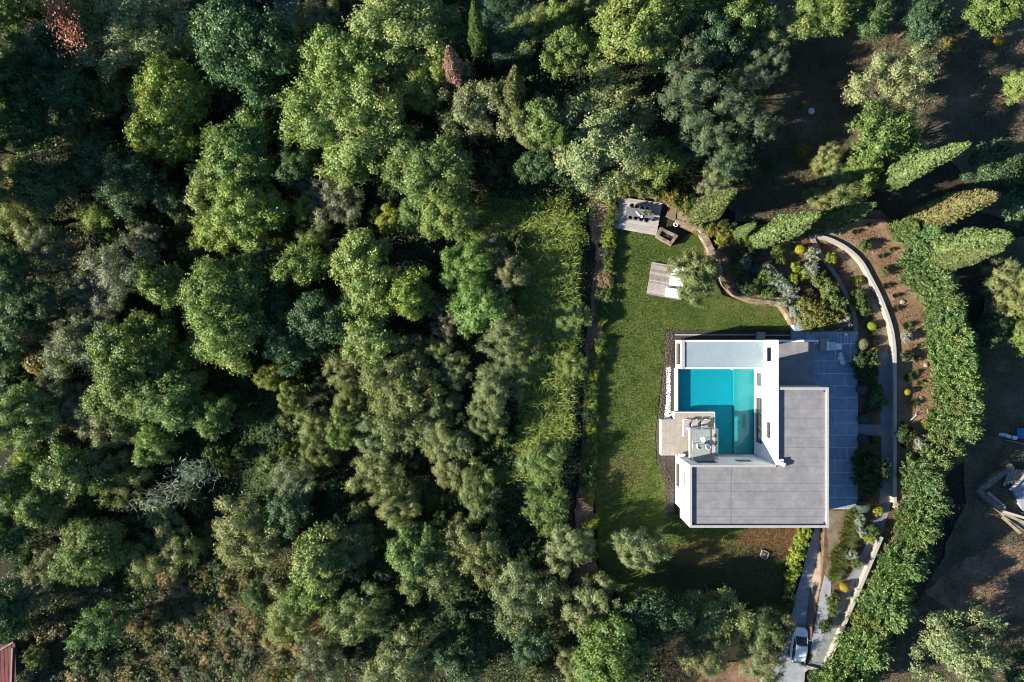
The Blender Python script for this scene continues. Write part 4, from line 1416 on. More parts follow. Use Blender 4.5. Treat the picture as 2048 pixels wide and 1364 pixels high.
for s_ in range(2):
    V, LC = crown_broad(160 + s_, 3.2, 2.6, 5.4, 26, .6, 16, 20, .3, .06, .2, .3, .35)
    lib('pine', 3.3, 8, V, trunk_mb(LC, 5.4, s_, .24, 16).mesh('trunk', M['bark']))
for s_ in range(3):
    V, LC = crown_broad(180 + s_, 1.0, .8, .85, 18, .34, 16, 11, .15, .09, .1, .2, .4, -.1)
    lib('shrub', 1.1, 1.6, V, trunk_mb(LC, .8, s_, .05, 5).mesh('stem', M['bark']))
for s_ in range(2):       # clipped balls
    g_ = np.random.default_rng(200 + s_)
    q = sph(g_, 3000, -.85)
    P = q * g_.uniform(.86, 1.03, 3000)[:, None] + [0, 0, .85]
    lib('ball', 1.0, 1.85, leaves(P, q + g_.normal(size=(3000, 3)) * .45, .14, .085, g_), MB().tube([(0, 0, -.1), (0, 0, .5)], .06, 6).mesh('stem', M['bark']))
for s_ in range(2):       # spiky rosettes
    g_ = np.random.default_rng(220 + s_)
    n_ = 150
    a = g_.uniform(0, 6.283, n_)
    el = g_.uniform(.1, 1.35, n_)
    d = np.stack([np.cos(a) * np.cos(el), np.sin(a) * np.cos(el), np.sin(el)], 1)
    Ln = g_.uniform(.7, 1.1, n_)
    N = unit(np.stack([-np.cos(a) * np.sin(el), -np.sin(a) * np.sin(el), np.cos(el)], 1))
    lib('spiky', 1.0, 1.2, leaves(d * Ln[:, None] * .52 + [0, 0, .15], N, Ln, .13, g_, along=d), MB().tube([(0, 0, -.1), (0, 0, .25)], .08, 6).mesh('stem', M['bark']))
for s_ in range(2):       # ornamental grass mounds
    g_ = np.random.default_rng(240 + s_)
    n_ = 1500
    a = g_.uniform(0, 6.283, n_)
    el = g_.uniform(.35, 1.4, n_)
    base = np.stack([g_.normal(0, .3, n_), g_.normal(0, .3, n_), np.full(n_, .1)], 1)
    d = np.stack([np.cos(a) * np.cos(el), np.sin(a) * np.cos(el), np.sin(el)], 1)
    N = unit(np.stack([-np.cos(a) * np.sin(el), -np.sin(a) * np.sin(el), np.cos(el)], 1) + g_.normal(0, .3, (n_, 3)))
    Ln = g_.uniform(.5, 1.0, n_)
    lib('grassy', 1.0, 1.1, leaves(base + d * Ln[:, None] * .5, N, Ln, .05, g_, along=d), MB().tube([(0, 0, -.1), (0, 0, .2)], .06, 6).mesh('stem', M['bark']))


def cypress(seed, h, r_, prof, n_, L, Wd, mat_='needle', kind='cypress'):
    """columnar crown: sprays that hug an uneven body of revolution, over a closed inner body"""
    g_ = np.random.default_rng(seed)
    k_ = 15
    nt_ = n_ // k_
    u = g_.beta(1.05, 1.3, nt_)
    a = g_.uniform(0, 6.283, nt_)
    rad = np.interp(u, *prof)
    bumps = .88 + .14 * np.sin(3 * a + 7 * u + seed) + .1 * np.sin(5 * a - 13 * u)
    rr_ = rad * bumps * g_.uniform(.78, 1.1, nt_) * r_
    T = np.stack([rr_ * np.cos(a), rr_ * np.sin(a), .35 + u * (h - .4)], 1)
    out = unit(np.stack([np.cos(a), np.sin(a), np.full(nt_, .45)], 1))
    q = unit(sph(g_, nt_ * k_).reshape(nt_, k_, 3) + out[:, None] * .9 + np.array([0, 0, .35]))
    P = (T[:, None] + q * g_.uniform(.08, .24, (nt_, k_, 1)) * np.array([1, 1, 1.35])).reshape(-1, 3)
    m2 = len(P)
    N = unit((q * .9 + out[:, None] * .4 + g_.normal(0, .3, (nt_, k_, 3))).reshape(-1, 3))
    al = (out[:, None] * .4 + g_.normal(0, .45, (nt_, k_, 3)) + np.array([0, 0, .9])).reshape(-1, 3)
    sz = g_.uniform(.6, 1.3, m2)
    V = leaves(P, N, L * sz, Wd * sz, g_, along=al, cup=.2)
    # inner body
    k, m_ = 14, 12
    us = np.linspace(0, .97, k)
    ring = []
    for uu in us:
        rb = float(np.interp(uu, *prof)) * r_ * .78
        ring.append([(rb * math.cos(2 * math.pi * j / m_), rb * math.sin(2 * math.pi * j / m_), .35 + uu * (h - .4)) for j in range(m_)])
    B = []
    for i in range(k - 1):
        for j in range(m_):
            B.append([ring[i][j], ring[i][(j + 1) % m_], ring[i + 1][(j + 1) % m_], ring[i + 1][j]])
    lib(kind, r_, h, np.concatenate([V, np.array(B)]), MB().tube([(0, 0, -.3), (0, 0, h * .5)], [.22, .08], 7).mesh('trunk', M['bark']), mat_)


CP = ([0, .12, .35, .6, .85, 1.0], [.72, .95, 1.0, .8, .42, .06])
cypress(301, 14, 1.45, CP, 21000, .22, .13)
cypress(302, 14, 1.35, ([0, .15, .4, .65, .85, 1.0], [.6, .9, 1.0, .86, .5, .06]), 21000, .22, .13)
cypress(303, 14, 1.4, ([0, .1, .3, .55, .8, 1.0], [.8, 1.0, .94, .78, .46, .08]), 21000, .22, .13)
HP = ([0, .3, .6, .85, 1.0], [.95, 1.0, .85, .5, .1])
for s_ in range(3):       # hedge conifers: looser, feathered
    g_ = np.random.default_rng(320 + s_)
    nb = 300
    u = g_.beta(1.1, 1.15, nb)
    a = g_.uniform(0, 6.283, nb)
    rad = np.interp(u, *([0, .25, .6, .85, 1.0], [.5, .95, .9, .55, .1])) * 2.0 * g_.uniform(.55, 1.2, nb)
    tip = np.stack([rad * np.cos(a), rad * np.sin(a), .5 + u * 5.6 + .25], 1)
    root = np.stack([.35 * rad * np.cos(a), .35 * rad * np.sin(a), .3 + u * 5.2 - .35], 1)
    k = 32
    f = g_.uniform(.25, 1.05, (nb, k, 1))
    pts = root[:, None] * (1 - f) + tip[:, None] * f + g_.normal(0, .1, (nb, k, 3))
    dirs = unit(tip - root)[:, None] + g_.normal(0, .4, (nb, k, 3))
    nr = unit(np.stack([np.cos(a), np.sin(a), np.full(nb, .8)], 1))[:, None] + g_.normal(0, .5, (nb, k, 3))
    V = leaves(pts.reshape(-1, 3), nr.reshape(-1, 3), g_.uniform(.2, .44, nb * k), .105, g_, along=unit(dirs.reshape(-1, 3)))
    lib('hedge', 2.0, 6.2, V, MB().tube([(0, 0, -.3), (0, 0, 5.4)], [.2, .03], 7).mesh('trunk', M['bark']))


def bare_tree(seed, h, spread, depth=4):
    r_ = random.Random(seed)
    mb = MB()

    def grow(p, d, L_, rad, k):
        q = p + d * L_
        m_ = p.lerp(q, .5) + Vector((r_.uniform(-.1, .1), r_.uniform(-.1, .1), 0)) * L_
        mb.tube([tuple(p), tuple(m_), tuple(q)], [rad, rad * .8, rad * .6], 5 if k > 2 else 3, False)
        if k == 0: return
        for _ in range(r_.choice((2, 3, 3))):
            v = (d + Vector((r_.uniform(-1, 1), r_.uniform(-1, 1), r_.uniform(-.45, .5))) * spread).normalized()
            grow(q, v, L_ * r_.uniform(.6, .85), rad * .58, k - 1)
    grow(Vector((0, 0, -.2)), Vector((.1, .05, 1)).normalized(), h * .3, .16, depth)
    return mb


BARE = [bare_tree(s_, 5.0, .9, 5).mesh('branches', M['deadwood']) for s_ in (3, 8)]

# ------------------------------------------------------------------ what the trees are called
LM = [('pink-brown dead cypress', 897, 130), ('tall cypress at the top edge', 957, 75), ('short cypress in the wood', 1027, 178), ('bare dead tree', 85, 305),
      ('twin golden domed bushes', 68, 692), ('silvery reed clump', 385, 950), ('red-roofed corner shed', 0, 1325), ('dining deck', 1277, 430),
      ('white bucket', 1619, 225), ('yellow-green bush in the wood', 540, 755), ('blue tarp scrap', 1195, 650),
      ('pool', 1430, 820), ('parked car', 1593, 1286), ('ruined foundation', 2000, 990), ('orange bare clearing', 545, 220), ('square stone tray', 1528, 1109),
      ('grey road end', 572, 20), ('red creeper', 120, 30), ('largest cypress', 1850, 320), ('daybed deck', 1330, 562), ('terrace poufs', 1681, 716),
      ('orange bare earth', 1200, 430), ('green clearing', 1075, 790), ('kerb by the terrace', 1650, 664), ('lawn wall steps', 1433, 522),
      ('fire pit', 1335, 472), ('narrow plank by the shed', 30, 1277), ('twiggy grey bush', 568, 850), ('cross path', 1738, 860), ('low end wall', 1630, 1338), ('villa roof corner', 1657, 1055)]
PLANTS = []      # (object, desc, px, py, group)


def sector(dx, dy):
    a = math.degrees(math.atan2(-dy, dx)) % 360
    return int(((a + 22.5) % 360) // 45)


SEC = ['right of', 'up and right of', 'above', 'up and left of', 'left of', 'down and left of', 'below', 'down and right of']
ORDS = ['', 'second ', 'third ', 'fourth ', 'fifth ', 'sixth ', 'seventh ', 'eighth ', 'ninth ', 'tenth ', 'eleventh ', 'twelfth ', 'thirteenth ', 'fourteenth ', 'fifteenth ', 'sixteenth ']


def name_plants():
    by = {}
    for e in PLANTS:
        by.setdefault(e[1], []).append(e)
    for desc, es in by.items():
        for o, d_, x, y, _ in es:
            best = None
            for ln, lx, ly in LM:
                dist = math.hypot(x - lx, y - ly)
                if dist < 6: continue
                s_ = sector(x - lx, y - ly)
                rank = sum(1 for e in es if e[0] is not o and sector(e[2] - lx, e[3] - ly) == s_ and math.hypot(e[2] - lx, e[3] - ly) < dist)
                key = (rank * 90 + dist, rank)
                if rank < len(ORDS) and (best is None or key < best[0]): best = (key, ln, s_, rank)
            _, ln, s_, rank = best
            one = len([e for e in es]) == 1
            o['label'] = f"{desc}, {'nearest ' if rank == 0 and not one else ORDS[rank]}{SEC[s_]} the {ln}" if not one else desc if len(desc.split()) > 6 else f"{desc} {SEC[s_]} the {ln}"
            if rank > 0: o['label'] = f"{desc}, {ORDS[rank].strip()} {SEC[s_]} the {ln}"


pr = random.Random(77)


GAIN = {'big': 1.5, 'mid': 1.5, 'olive': 1.5, 'pine': 1.3, 'hedge': 1.1, 'shrub': 1.05}


def put(kind, px, py, rpx, color, name, desc, cat, z0=0.0, hs=None, group=None, var=None, part='crown', stem='trunk', zfrac=.62, rot=None, drop=False):
    """place one plant: (px, py) is the crown centre and rpx its radius in the photograph's 2048-px grid"""
    vs = LIB[kind]
    me, tr, Rr, Hh = vs[pr.randrange(len(vs)) if var is None else var % len(vs)]
    zc = z0 + Hh * zfrac * .8
    for _ in range(3):
        r_m = rpx * K * (H - zc) / H
        s_ = r_m / Rr
        sz = (s_ ** .75 if hs is None else hs / Hh)
        zc = z0 + Hh * sz * zfrac
        if drop:
            x, y, _ = at(px, py, zc)
            z0 = float(fall(x, y))
            zc = z0 + Hh * sz * zfrac
    x, y, _ = at(px, py, zc)
    e = thing(name, None, cat, (x, y, z0), pr.uniform(0, 6.28) if rot is None else rot, group)
    c = link(part, me, e, sc=(s_ * pr.uniform(.86, 1.14), s_ * pr.uniform(.86, 1.14), sz * pr.uniform(.9, 1.1)))
    if part == 'blades': c['kind'] = 'stuff'
    j = pr.uniform(.86, 1.14)
    j *= GAIN.get(kind, 1.0)
    c.color = (color[0] * j * pr.uniform(.92, 1.08), color[1] * j, color[2] * j * pr.uniform(.85, 1.15), 1)
    link(stem, tr, e, sc=(s_, s_, sz))
    PLANTS.append((e, desc, px, py, group))
    return e


COL = {
    'oak': (.092, .130, .036), 'lite': (.128, .165, .046), 'lime': (.122, .165, .036), 'olive': (.114, .134, .052), 'pale': (.134, .152, .064), 'gray': (.116, .122, .070),
    'dark': (.044, .080, .030), 'teal': (.042, .074, .032), 'gold': (.125, .14, .04), 'bright': (.088, .148, .038), 'pink': (.25, .155, .115), 'yel': (.165, .18, .04),
}
NAMES = {
    'oak': ('broadleaf_tree', 'mid-green broadleaf tree'), 'lite': ('broadleaf_tree', 'light green spreading tree'), 'lime': ('broadleaf_tree', 'lime green tree'),
    'olive': ('olive_tree', 'grey-green olive tree'), 'pale': ('olive_tree', 'pale silvery olive tree'), 'gray': ('olive_tree', 'dull grey-leaved tree'),
    'dark': ('broadleaf_tree', 'dark green tree'), 'teal': ('broadleaf_tree', 'bluish-green tree'), 'gold': ('broadleaf_tree', 'golden-green tree'), 'bright': ('broadleaf_tree', 'vivid green tree'),
    'yel': ('broadleaf_tree', 'yellow-green tree'),
}
SHAPE = {'oak': 1, 'lite': 1, 'lime': 1, 'dark': 1, 'bright': 1, 'teal': 1, 'gold': 1, 'yel': 1, 'olive': 0, 'pale': 0, 'gray': 0}
TREES = '''
oak 20 20 45|pale 265 70 98|oak 190 35 55|pale 325 110 58|dark 500 105 88|oak 228 190 34|lime 345 220 80|lime 350 285 55|gray 275 262 36|
oak 480 305 70|lite 430 365 55|dark 30 165 60|teal 110 110 60|dark 150 185 50|dark 45 245 55|olive 160 255 38|teal 275 370 60|teal 190 330 55|olive 25 370 45|
dark 95 375 50|teal 345 395 38|olive 640 40 45|lite 800 60 88|lite 700 140 84|lite 655 235 78|lite 745 255 75|lite 845 165 66|lite 700 315 55|oak 880 70 55|
pale 955 215 72|teal 1005 55 62|olive 1060 60 45|oak 862 345 76|oak 895 415 58|gray 640 390 38|oak 1082 250 50|lite 1290 45 92|oak 1135 100 48|olive 1160 20 48|
pale 1212 205 78|pale 1195 300 84|pale 1070 255 48|oak 1312 325 45|oak 1480 30 60|pale 1545 75 48|oak 1650 15 58|oak 1395 20 55|teal 1420 85 60|
lime 190 432 38|olive 60 440 58|gray 100 500 45|teal 20 545 50|lime 500 425 72|lime 430 460 45|gray 292 482 38|gray 235 545 70|gray 175 575 48|gray 205 610 45|
oak 328 570 52|oak 452 590 74|lite 465 660 72|gray 520 500 34|gray 160 690 60|gray 215 655 36|gray 122 765 40|oak 275 705 70|oak 255 775 66|oak 350 745 50|
lite 400 690 34|yel 540 757 27|gray 680 408 46|lime 612 422 26|olive 632 475 34|yel 782 437 27|oak 826 432 28|lite 612 530 48|lite 728 525 56|lite 735 590 52|
lime 825 590 48|bright 940 535 58|bright 955 615 52|gray 992 500 36|gray 1012 545 42|lite 740 680 55|
dark 640 640 55|dark 570 690 45|gray 872 610 26|gray 898 650 30|olive 1012 675 50|olive 1035 725 40|lite 1140 640 34|lite 1142 728 28|
olive 826 705 28|olive 880 695 32|olive 905 745 36|olive 700 742 38|olive 788 762 55|oak 45 835 60|gray 150 795 42|gray 182 830 40|olive 222 870 58|
oak 348 800 58|lite 310 890 42|oak 145 945 55|lime 60 925 34|oak 25 975 45|olive 250 960 50|oak 430 830 40|gold 585 795 30|oak 88 1015 44|teal 22 1065 45|
oak 182 1100 62|olive 350 1090 50|olive 335 1045 36|pale 495 1065 74|teal 580 1020 40|gray 105 1130 44|gray 60 1180 40|dark 12 1220 48|bright 198 1255 46|olive 582 1225 52|
lite 645 1118 56|olive 705 1100 50|olive 700 800 42|oak 690 855 36|olive 800 795 70|olive 840 850 55|olive 880 815 44|olive 765 870 52|olive 752 945 52|olive 632 855 42|
olive 640 905 34|gray 590 975 48|olive 898 880 46|olive 985 790 52|olive 975 840 42|oak 1085 925 42|pale 893 935 36|olive 948 965 44|olive 965 1005 36|pale 797 1010 46|
oak 1095 1020 44|oak 832 1100 52|olive 862 1140 54|olive 955 1095 64|olive 1045 1190 66|pale 1135 1095 46|olive 720 1225 58|bright 620 1190 44|olive 800 1330 60|
teal 1062 1285 46|teal 920 1320 46|olive 1178 1205 60|oak 1218 1298 66|teal 1312 1230 52|olive 1430 1250 66|olive 1400 1300 40|olive 1530 1265 46|olive 1520 1320 46|
olive 1150 1330 40|gray 640 1320 52|olive 290 1120 44|dark 520 1190 30|
pale 1790 165 76|oak 1975 15 52|lite 2035 175 30|oak 1752 275 56|oak 1800 300 38|olive 2030 590 54|olive 2000 560 40|pale 1912 1300 78|teal 1990 340 50|dark 2040 380 50|
teal 1840 40 50|dark 1730 30 48|teal 1470 315 44|olive 1440 350 40|gray 1425 392 32|olive 1655 320 30|olive 1690 375 46|olive 1650 395 32|oak 1720 350 36|
oak 2045 660 38|teal 1985 660 36|dark 2045 1355 50|oak 1130 20 40|dark 600 330 42|dark 1080 330 40|teal 40 640 46|teal 90 610 44|dark 15 700 36|dark 560 610 36|dark 690 640 40
'''
TREES = [t_.split() for t_ in TREES.replace('\n', '').split('|') if t_.strip()]
HS = {(1530, 1265): 3.8, (1520, 1320): 3.4, (1430, 1250): 5, (880, 70): 4.2, (1005, 55): 4.2, (1060, 60): 4.5, (955, 215): 6.2, (845, 165): 6, (940, 535): 6.2, (955, 615): 6.2, (1010, 675): 5, (862, 345): 8, (1140, 640): 2.2, (1142, 728): 2.0, (1035, 725): 4, (1085, 925): 3.4, (1095, 1020): 3.8, (1195, 300): 8, (1070, 255): 7}
for k, x, y, r_ in TREES:
    x, y, r_ = int(x), int(y), int(r_)
    nm, ds = NAMES[k]
    size = 'large ' if r_ >= 66 else ('small ' if r_ < 40 else '')
    if SHAPE[k]: kind = 'big' if r_ >= 58 else 'mid'
    else: kind = 'olive'
    zone = 'trees of the wood left of the lawn' if x < 1240 else 'trees round the villa garden'
    put(kind, x, y, r_ * .94, COL[k], nm, size + ds, 'tree', group=zone, z0=0.0 if not (1620 < x < 1760 and 300 < y < 420) else .6, drop=x < 1240, hs=HS.get((x, y)))
# the two lawn olives
put('olive', 1388, 552, 49, COL['olive'], 'olive_tree', 'round grey-green olive tree on the lawn, spreading over the daybeds', 'tree', 0, group=None)
put('olive', 1281, 1096, 46, COL['pale'], 'olive_tree', 'pale feathery olive tree alone on the lower lawn', 'tree', 0, group=None)
placed = [(int(a), int(b), int(c)) for _, a, b, c in TREES]
ur = random.Random(31)
fp_ = np.array(FOREST, float)
cnt = 0
for _ in range(6000):
    if cnt >= 170: break
    x, y, r_ = ur.uniform(0, 1160), ur.uniform(0, 1364), ur.uniform(13, 28)
    if not inside(np.array([[x, y]]), [tuple(v) for v in fp_])[0]: continue
    if any(math.hypot(x - a, y - b) < c * .66 + r_ * .55 for a, b, c in placed): continue
    if 1030 < x and 380 < y < 960: continue
    placed.append((x, y, r_))
    dry = 60 < x < 680 and y > 1130
    if dry and x > 220:
        placed.pop()
        continue
    k = ur.choice(['gray', 'gold', 'olive', 'oak']) if dry else ur.choice(['dark', 'oak', 'teal', 'olive', 'dark'])
    nm_ = {'gray': 'dull grey bush', 'gold': 'ochre scrub bush', 'olive': 'grey-green bush', 'oak': 'mid-green bush', 'dark': 'dark green bush', 'teal': 'bluish-green bush'}[k]
    c_ = (.20, .17, .07) if k == 'gold' and dry else COL[k]
    put('shrub', x, y, r_, c_, 'bush', nm_, 'bush', group='understory bushes of the wood', part='foliage', stem='stem', drop=True, hs=ur.uniform(1.8, 3.2))
    cnt += 1
dryp = [(330, 1145), (470, 1135), (640, 1160), (660, 1260), (640, 1400), (90, 1400), (80, 1270), (240, 1260), (310, 1210)]
cnt = 0
for _ in range(4000):
    if cnt >= 70: break
    x, y, r_ = ur.uniform(80, 660), ur.uniform(1135, 1364), ur.uniform(9, 17)
    if not inside(np.array([[x, y]]), np.array(dryp, float))[0]: continue
    if any(math.hypot(x - a, y - b) < c * .75 + r_ * .5 for a, b, c in placed): continue
    placed.append((x, y, r_))
    k = ur.choice(['straw', 'straw', 'gold', 'olive', 'gray'])
    nm_ = {'straw': 'straw-coloured scrub bush', 'gold': 'ochre scrub bush', 'olive': 'small grey-green bush', 'gray': 'small dull grey bush'}[k]
    c_ = {'straw': (.32, .25, .11), 'gold': (.22, .19, .055)}.get(k) or COL[k]
    put('shrub', x, y, r_, c_, 'bush', nm_, 'bush', group='scrub bushes on the dry ground', part='foliage', stem='stem', drop=True, hs=ur.uniform(.7, 1.5))
    cnt += 1
# pines with open tufted crowns
for x, y, r_ in ((1378, 190, 66), (1410, 275, 56), (1478, 230, 52), (1520, 255, 34), (1540, 125, 34), (1375, 120, 50), (1500, 150, 40)):
    put('pine', x, y, r_, (.085, .11, .06), 'pine_tree', ('small ' if r_ < 40 else '') + 'pine with open tufted crown', 'tree', group='pines above the dining deck')


# cypresses: foot and tip given in the photograph's grid
def cyp(fx, fy, tx, ty, rpx, color, name, desc, z0, kind='cypress', part='crown'):
    f = np.array([fx - 1024, 682 - fy], float)
    t_ = np.array([tx - 1024, 682 - ty], float)
    rf_, rt_ = np.linalg.norm(f), np.linalg.norm(t_)
    d = rt_ * (H - z0) / H
    Ht = z0 + (H - z0) * (1 - rf_ / rt_)
    h = Ht - z0
    x, y, _ = at(tx, ty, Ht)
    x0_, y0_, _ = at(fx, fy, z0)
    me, tr, Rr, Hh = LIB[kind][pr.randrange(len(LIB[kind]))]
    s_ = rpx * K * (H - h * .5) / H / Rr
    e = thing(name, None, 'tree', (x0_, y0_, z0), pr.uniform(0, 6.28), None)
    c = link(part, me, e, sc=(s_, s_, h / Hh))
    c.color = (*color, 1)
    link('trunk', tr, e, sc=(s_, s_, h / Hh))
    PLANTS.append((e, desc, tx, ty, None))
    return e


CG = (.14, .19, .068)
cyp(1755, 366, 1932, 280, 25, CG, 'cypress_tree', 'largest slender bright cypress', 1.0)
cyp(1508, 482, 1634, 421, 23, CG, 'cypress_tree', 'plump slender cypress at the top of the garden bed', 1.2)
cyp(1618, 458, 1742, 388, 19, (.09, .135, .05), 'cypress_tree', 'half-shaded cypress', 1.2)
cyp(1818, 442, 1988, 364, 27, (.16, .15, .06), 'cypress_tree', 'olive-brown ragged cypress', .6)
cyp(1836, 512, 2022, 462, 30, CG, 'cypress_tree', 'broad bright cypress, its upper tip', .6)
cyp(1830, 530, 2005, 492, 24, (.12, .15, .055), 'cypress_tree', 'shorter cypress merged with the broad one', .6)
cyp(1395, 432, 1466, 377, 24, (.14, .165, .06), 'cypress_tree', 'stubby light green cypress', .3)
cyp(1468, 470, 1510, 447, 10, CG, 'cypress_tree', 'thin young cypress', 1.2)
cyp(961, 128, 956, 4, 18, (.10, .15, .045), 'cypress_tree', 'tall thin cypress pointing up', -1.5)
cyp(1028, 236, 1023, 134, 20, (.14, .155, .065), 'cypress_tree', 'short blunt cypress in the wood', -1.2)
cyp(917, 186, 892, 96, 20, (.33, .215, .175), 'cypress_tree', 'dead cypress with pink-brown needles', -2.2)
cyp(1112, 312, 1128, 255, 15, (.10, .16, .04), 'cypress_tree', 'small vivid cypress wedged between silvery trees', -.5)
# conifer hedge
HG = (.115, .175, .06)
HEDGE = [(1862, 520, 44), (1875, 560, 46), (1890, 600, 48), (1898, 640, 48), (1906, 680, 50), (1916, 720, 50), (1922, 762, 52), (1926, 805, 52), (1912, 850, 50), (1895, 890, 48), (1868, 925, 46),
         (1858, 965, 50), (1862, 1010, 56), (1848, 1055, 54), (1825, 1100, 52), (1800, 1130, 50), (1782, 1175, 52), (1768, 1215, 52), (1742, 1255, 46), (1722, 1300, 50), (1702, 1345, 48), (1682, 1385, 46),
         (1850, 470, 40), (1820, 455, 36)]
for i, (x, y, r_) in enumerate(HEDGE):
    gold_ = i in (7, 8, 9, 10, 18)
    c_ = (.128, .168, .056) if gold_ else HG
    put('hedge', x + (18 if y > 1080 else 6) + pr.uniform(-7, 7), y + pr.uniform(-5, 9), r_ * pr.uniform(.72, 1.08), c_, 'hedge_conifer', ('yellowish' if gold_ else 'bright green') + ' feathery hedge conifer', 'conifer', z0=.5, hs=pr.uniform(4.9, 7.4), group='conifers of the long hedge', zfrac=.72)

for i, (x, y, r_) in enumerate(((-60, 60, 60), (-75, 170, 62), (-62, 275, 60), (-80, 380, 60))):  # unseen trees past the left edge, added to shade the upper left
    put('big', x, y, r_, COL['dark'], 'broadleaf_tree', 'added tall dark shade tree', 'tree', group='unseen shade trees added beyond the left edge', drop=True, hs=15.5)
# dead trees and the reed clump
for i, (x, y, sc_, lb) in enumerate(((85, 330, 1.0, 'bare grey dead tree in the dark left side of the wood'), (438, 205, .75, 'leafless grey dead tree right of the lime green tree'), (655, 715, .6, 'small bare dead tree between dark trees'), (568, 850, .55, 'bare twiggy grey bush below the yellow-green bush'), (1340, 300, .9, 'leafless grey tree among the dark pines'))):
    x_, y_, _ = at(x, y, 0)
    z_ = float(fall(x_, y_))
    x_, y_, _ = at(x, y, z_ + 2)
    e = thing('dead_tree', lb, 'tree', (x_, y_, z_), i * 1.3)
    link('branches', BARE[i % 2], e, sc=(sc_, sc_, sc_))
g_ = np.random.default_rng(500)
for i, (x, y, cl, lb) in enumerate(((385, 945, (.10, .16, .095), 'silvery reed clump with long pale blades'), (300, 1010, (.19, .24, .12), 'tall greenish reed clump below the silvery one'), (345, 985, (.11, .145, .085), 'small pale reed clump between two others'))):
    n_ = 420 if i == 0 else 260
    z_ = float(fall(*at(x, y, -5)[:2]))
    x_, y_, _ = at(x, y, z_ + 4.5)
    base = np.stack([g_.normal(0, 1.3, n_), g_.normal(0, .8, n_), g_.uniform(2.8, 5.2, n_)], 1)
    a = g_.uniform(0, 6.283, n_)
    d = np.stack([np.cos(a), np.sin(a), g_.uniform(-.2, .7, n_)], 1)
    N = unit(np.stack([-.3 * np.cos(a), -.3 * np.sin(a), np.full(n_, 1.)], 1) + g_.normal(0, .3, (n_, 3)))
    e = thing('reed_clump', lb, 'reeds', (x_, y_, z_), 0, 'reed clumps in the wood')
    o = link('blades', quads_mesh('blades', leaves(base, N, g_.uniform(.5, 1.1, n_), .085, g_, along=unit(d)), M['leaf']), e)
    o.color = (*cl, 1)
    o['kind'] = 'stuff'
    mb = MB()
    for k in range(26):
        p = (g_.normal(0, 1.1), g_.normal(0, .7))
        mb.tube([(p[0] * .6, p[1] * .6, -.1), (p[0], p[1], 3.2), (p[0] * 1.3 + .2, p[1] * 1.3, 5.6)], [.035, .03, .012], 4)
    mb.build('stems', M['wood2'], e)

# creeper with red leaves at the top left
for i, (x, y, lb) in enumerate(((118, 22, 'red-leaved creeper in the top left trees'), (142, 66, 'smaller red-leaved creeper spray below the larger one'), (24, 398, 'tiny red-leaved spray at the left edge'))):
    x_, y_, z_ = at(x, y, 4.2 if i < 2 else -1.5)
    n_ = (750, 480, 60)[i]
    e = thing('red_creeper', lb, 'creeper', (x_, y_, z_ - 1))
    q = g_.normal(size=(n_, 3)) * ([.75, 1.1, .5] if i < 2 else [.35, .35, .2]) + [0, 0, 1]
    o = link('foliage', quads_mesh('foliage', leaves(q, g_.normal(size=(n_, 3)) * .6 + [-.8, -.2, .8], .26, .19, g_), M['leaf']), e)
    o.color = (.30, .12, .09, 1)
    MB().tube([(0, 0, -7 if i < 2 else -3), (.1, 0, -3), (0, 0, 1)], [.08, .06, .02], 5).build('stem', M['bark'], e)
# twin golden domes
put('ball', 62, 662, 31, (.16, .15, .06), 'domed_bush', 'golden domed bush, the greyer upper one', 'bush', -6.2, hs=4.2, part='foliage', stem='stem', var=0)
put('ball', 78, 722, 35, (.17, .145, .03), 'domed_bush', 'golden domed bush, the yellower lower one', 'bush', -6.4, hs=4.0, part='foliage', stem='stem', var=1)

# ------------------------------------------------------------------ garden shrubs
SC = {'g': ((.075, .115, .03), 'green'), 'd': ((.04, .07, .022), 'dark green'), 's': ((.22, .24, .185), 'silver-leaved'), 'y': ((.30, .26, .02), 'yellow'), 'l': ((.20, .24, .032), 'lime green'),
      'p': ((.21, .22, .14), 'pale clipped'), 'o': ((.155, .15, .036), 'ochre-green'), 't': ((.09, .13, .105), 'bluish'), 'b': ((.26, .20, .11), 'straw-coloured'), 'm': ((.12, .145, .04), 'mid-green')}
KN = {'shrub': ('shrub', 'shrub', 'foliage'), 'ball': ('clipped_ball', 'ball bush', 'foliage'), 'spiky': ('spiky_plant', 'spiky plant', 'blades'), 'grassy': ('ornamental_grass', 'tuft of ornamental grass', 'blades')}


def shrubs(text, z0, group, hs=None):
    for t_ in text.replace('\n', ' ').split('|'):
        q = t_.split()
        if not q: continue
        kind = {'S': 'shrub', 'B': 'ball', 'K': 'spiky', 'G': 'grassy'}[q[0][0]]
        c_, w_ = SC[q[0][1]]
        x, y, r_ = map(float, q[1:4])
        nm, ds, pt = KN[kind]
        sz = ''
        if kind == 'shrub': sz = 'large ' if r_ >= 18 else ('small ' if r_ < 9.5 else '')
        put(kind, x, y, r_ * (1.1 if kind == 'shrub' else 1.0), c_, nm, f'{sz}{w_} {ds}', 'grass' if kind == 'grassy' else 'shrub' if kind != 'spiky' else 'plant', z0, hs=hs, group=group, part=pt, stem='stem', zfrac=.5)


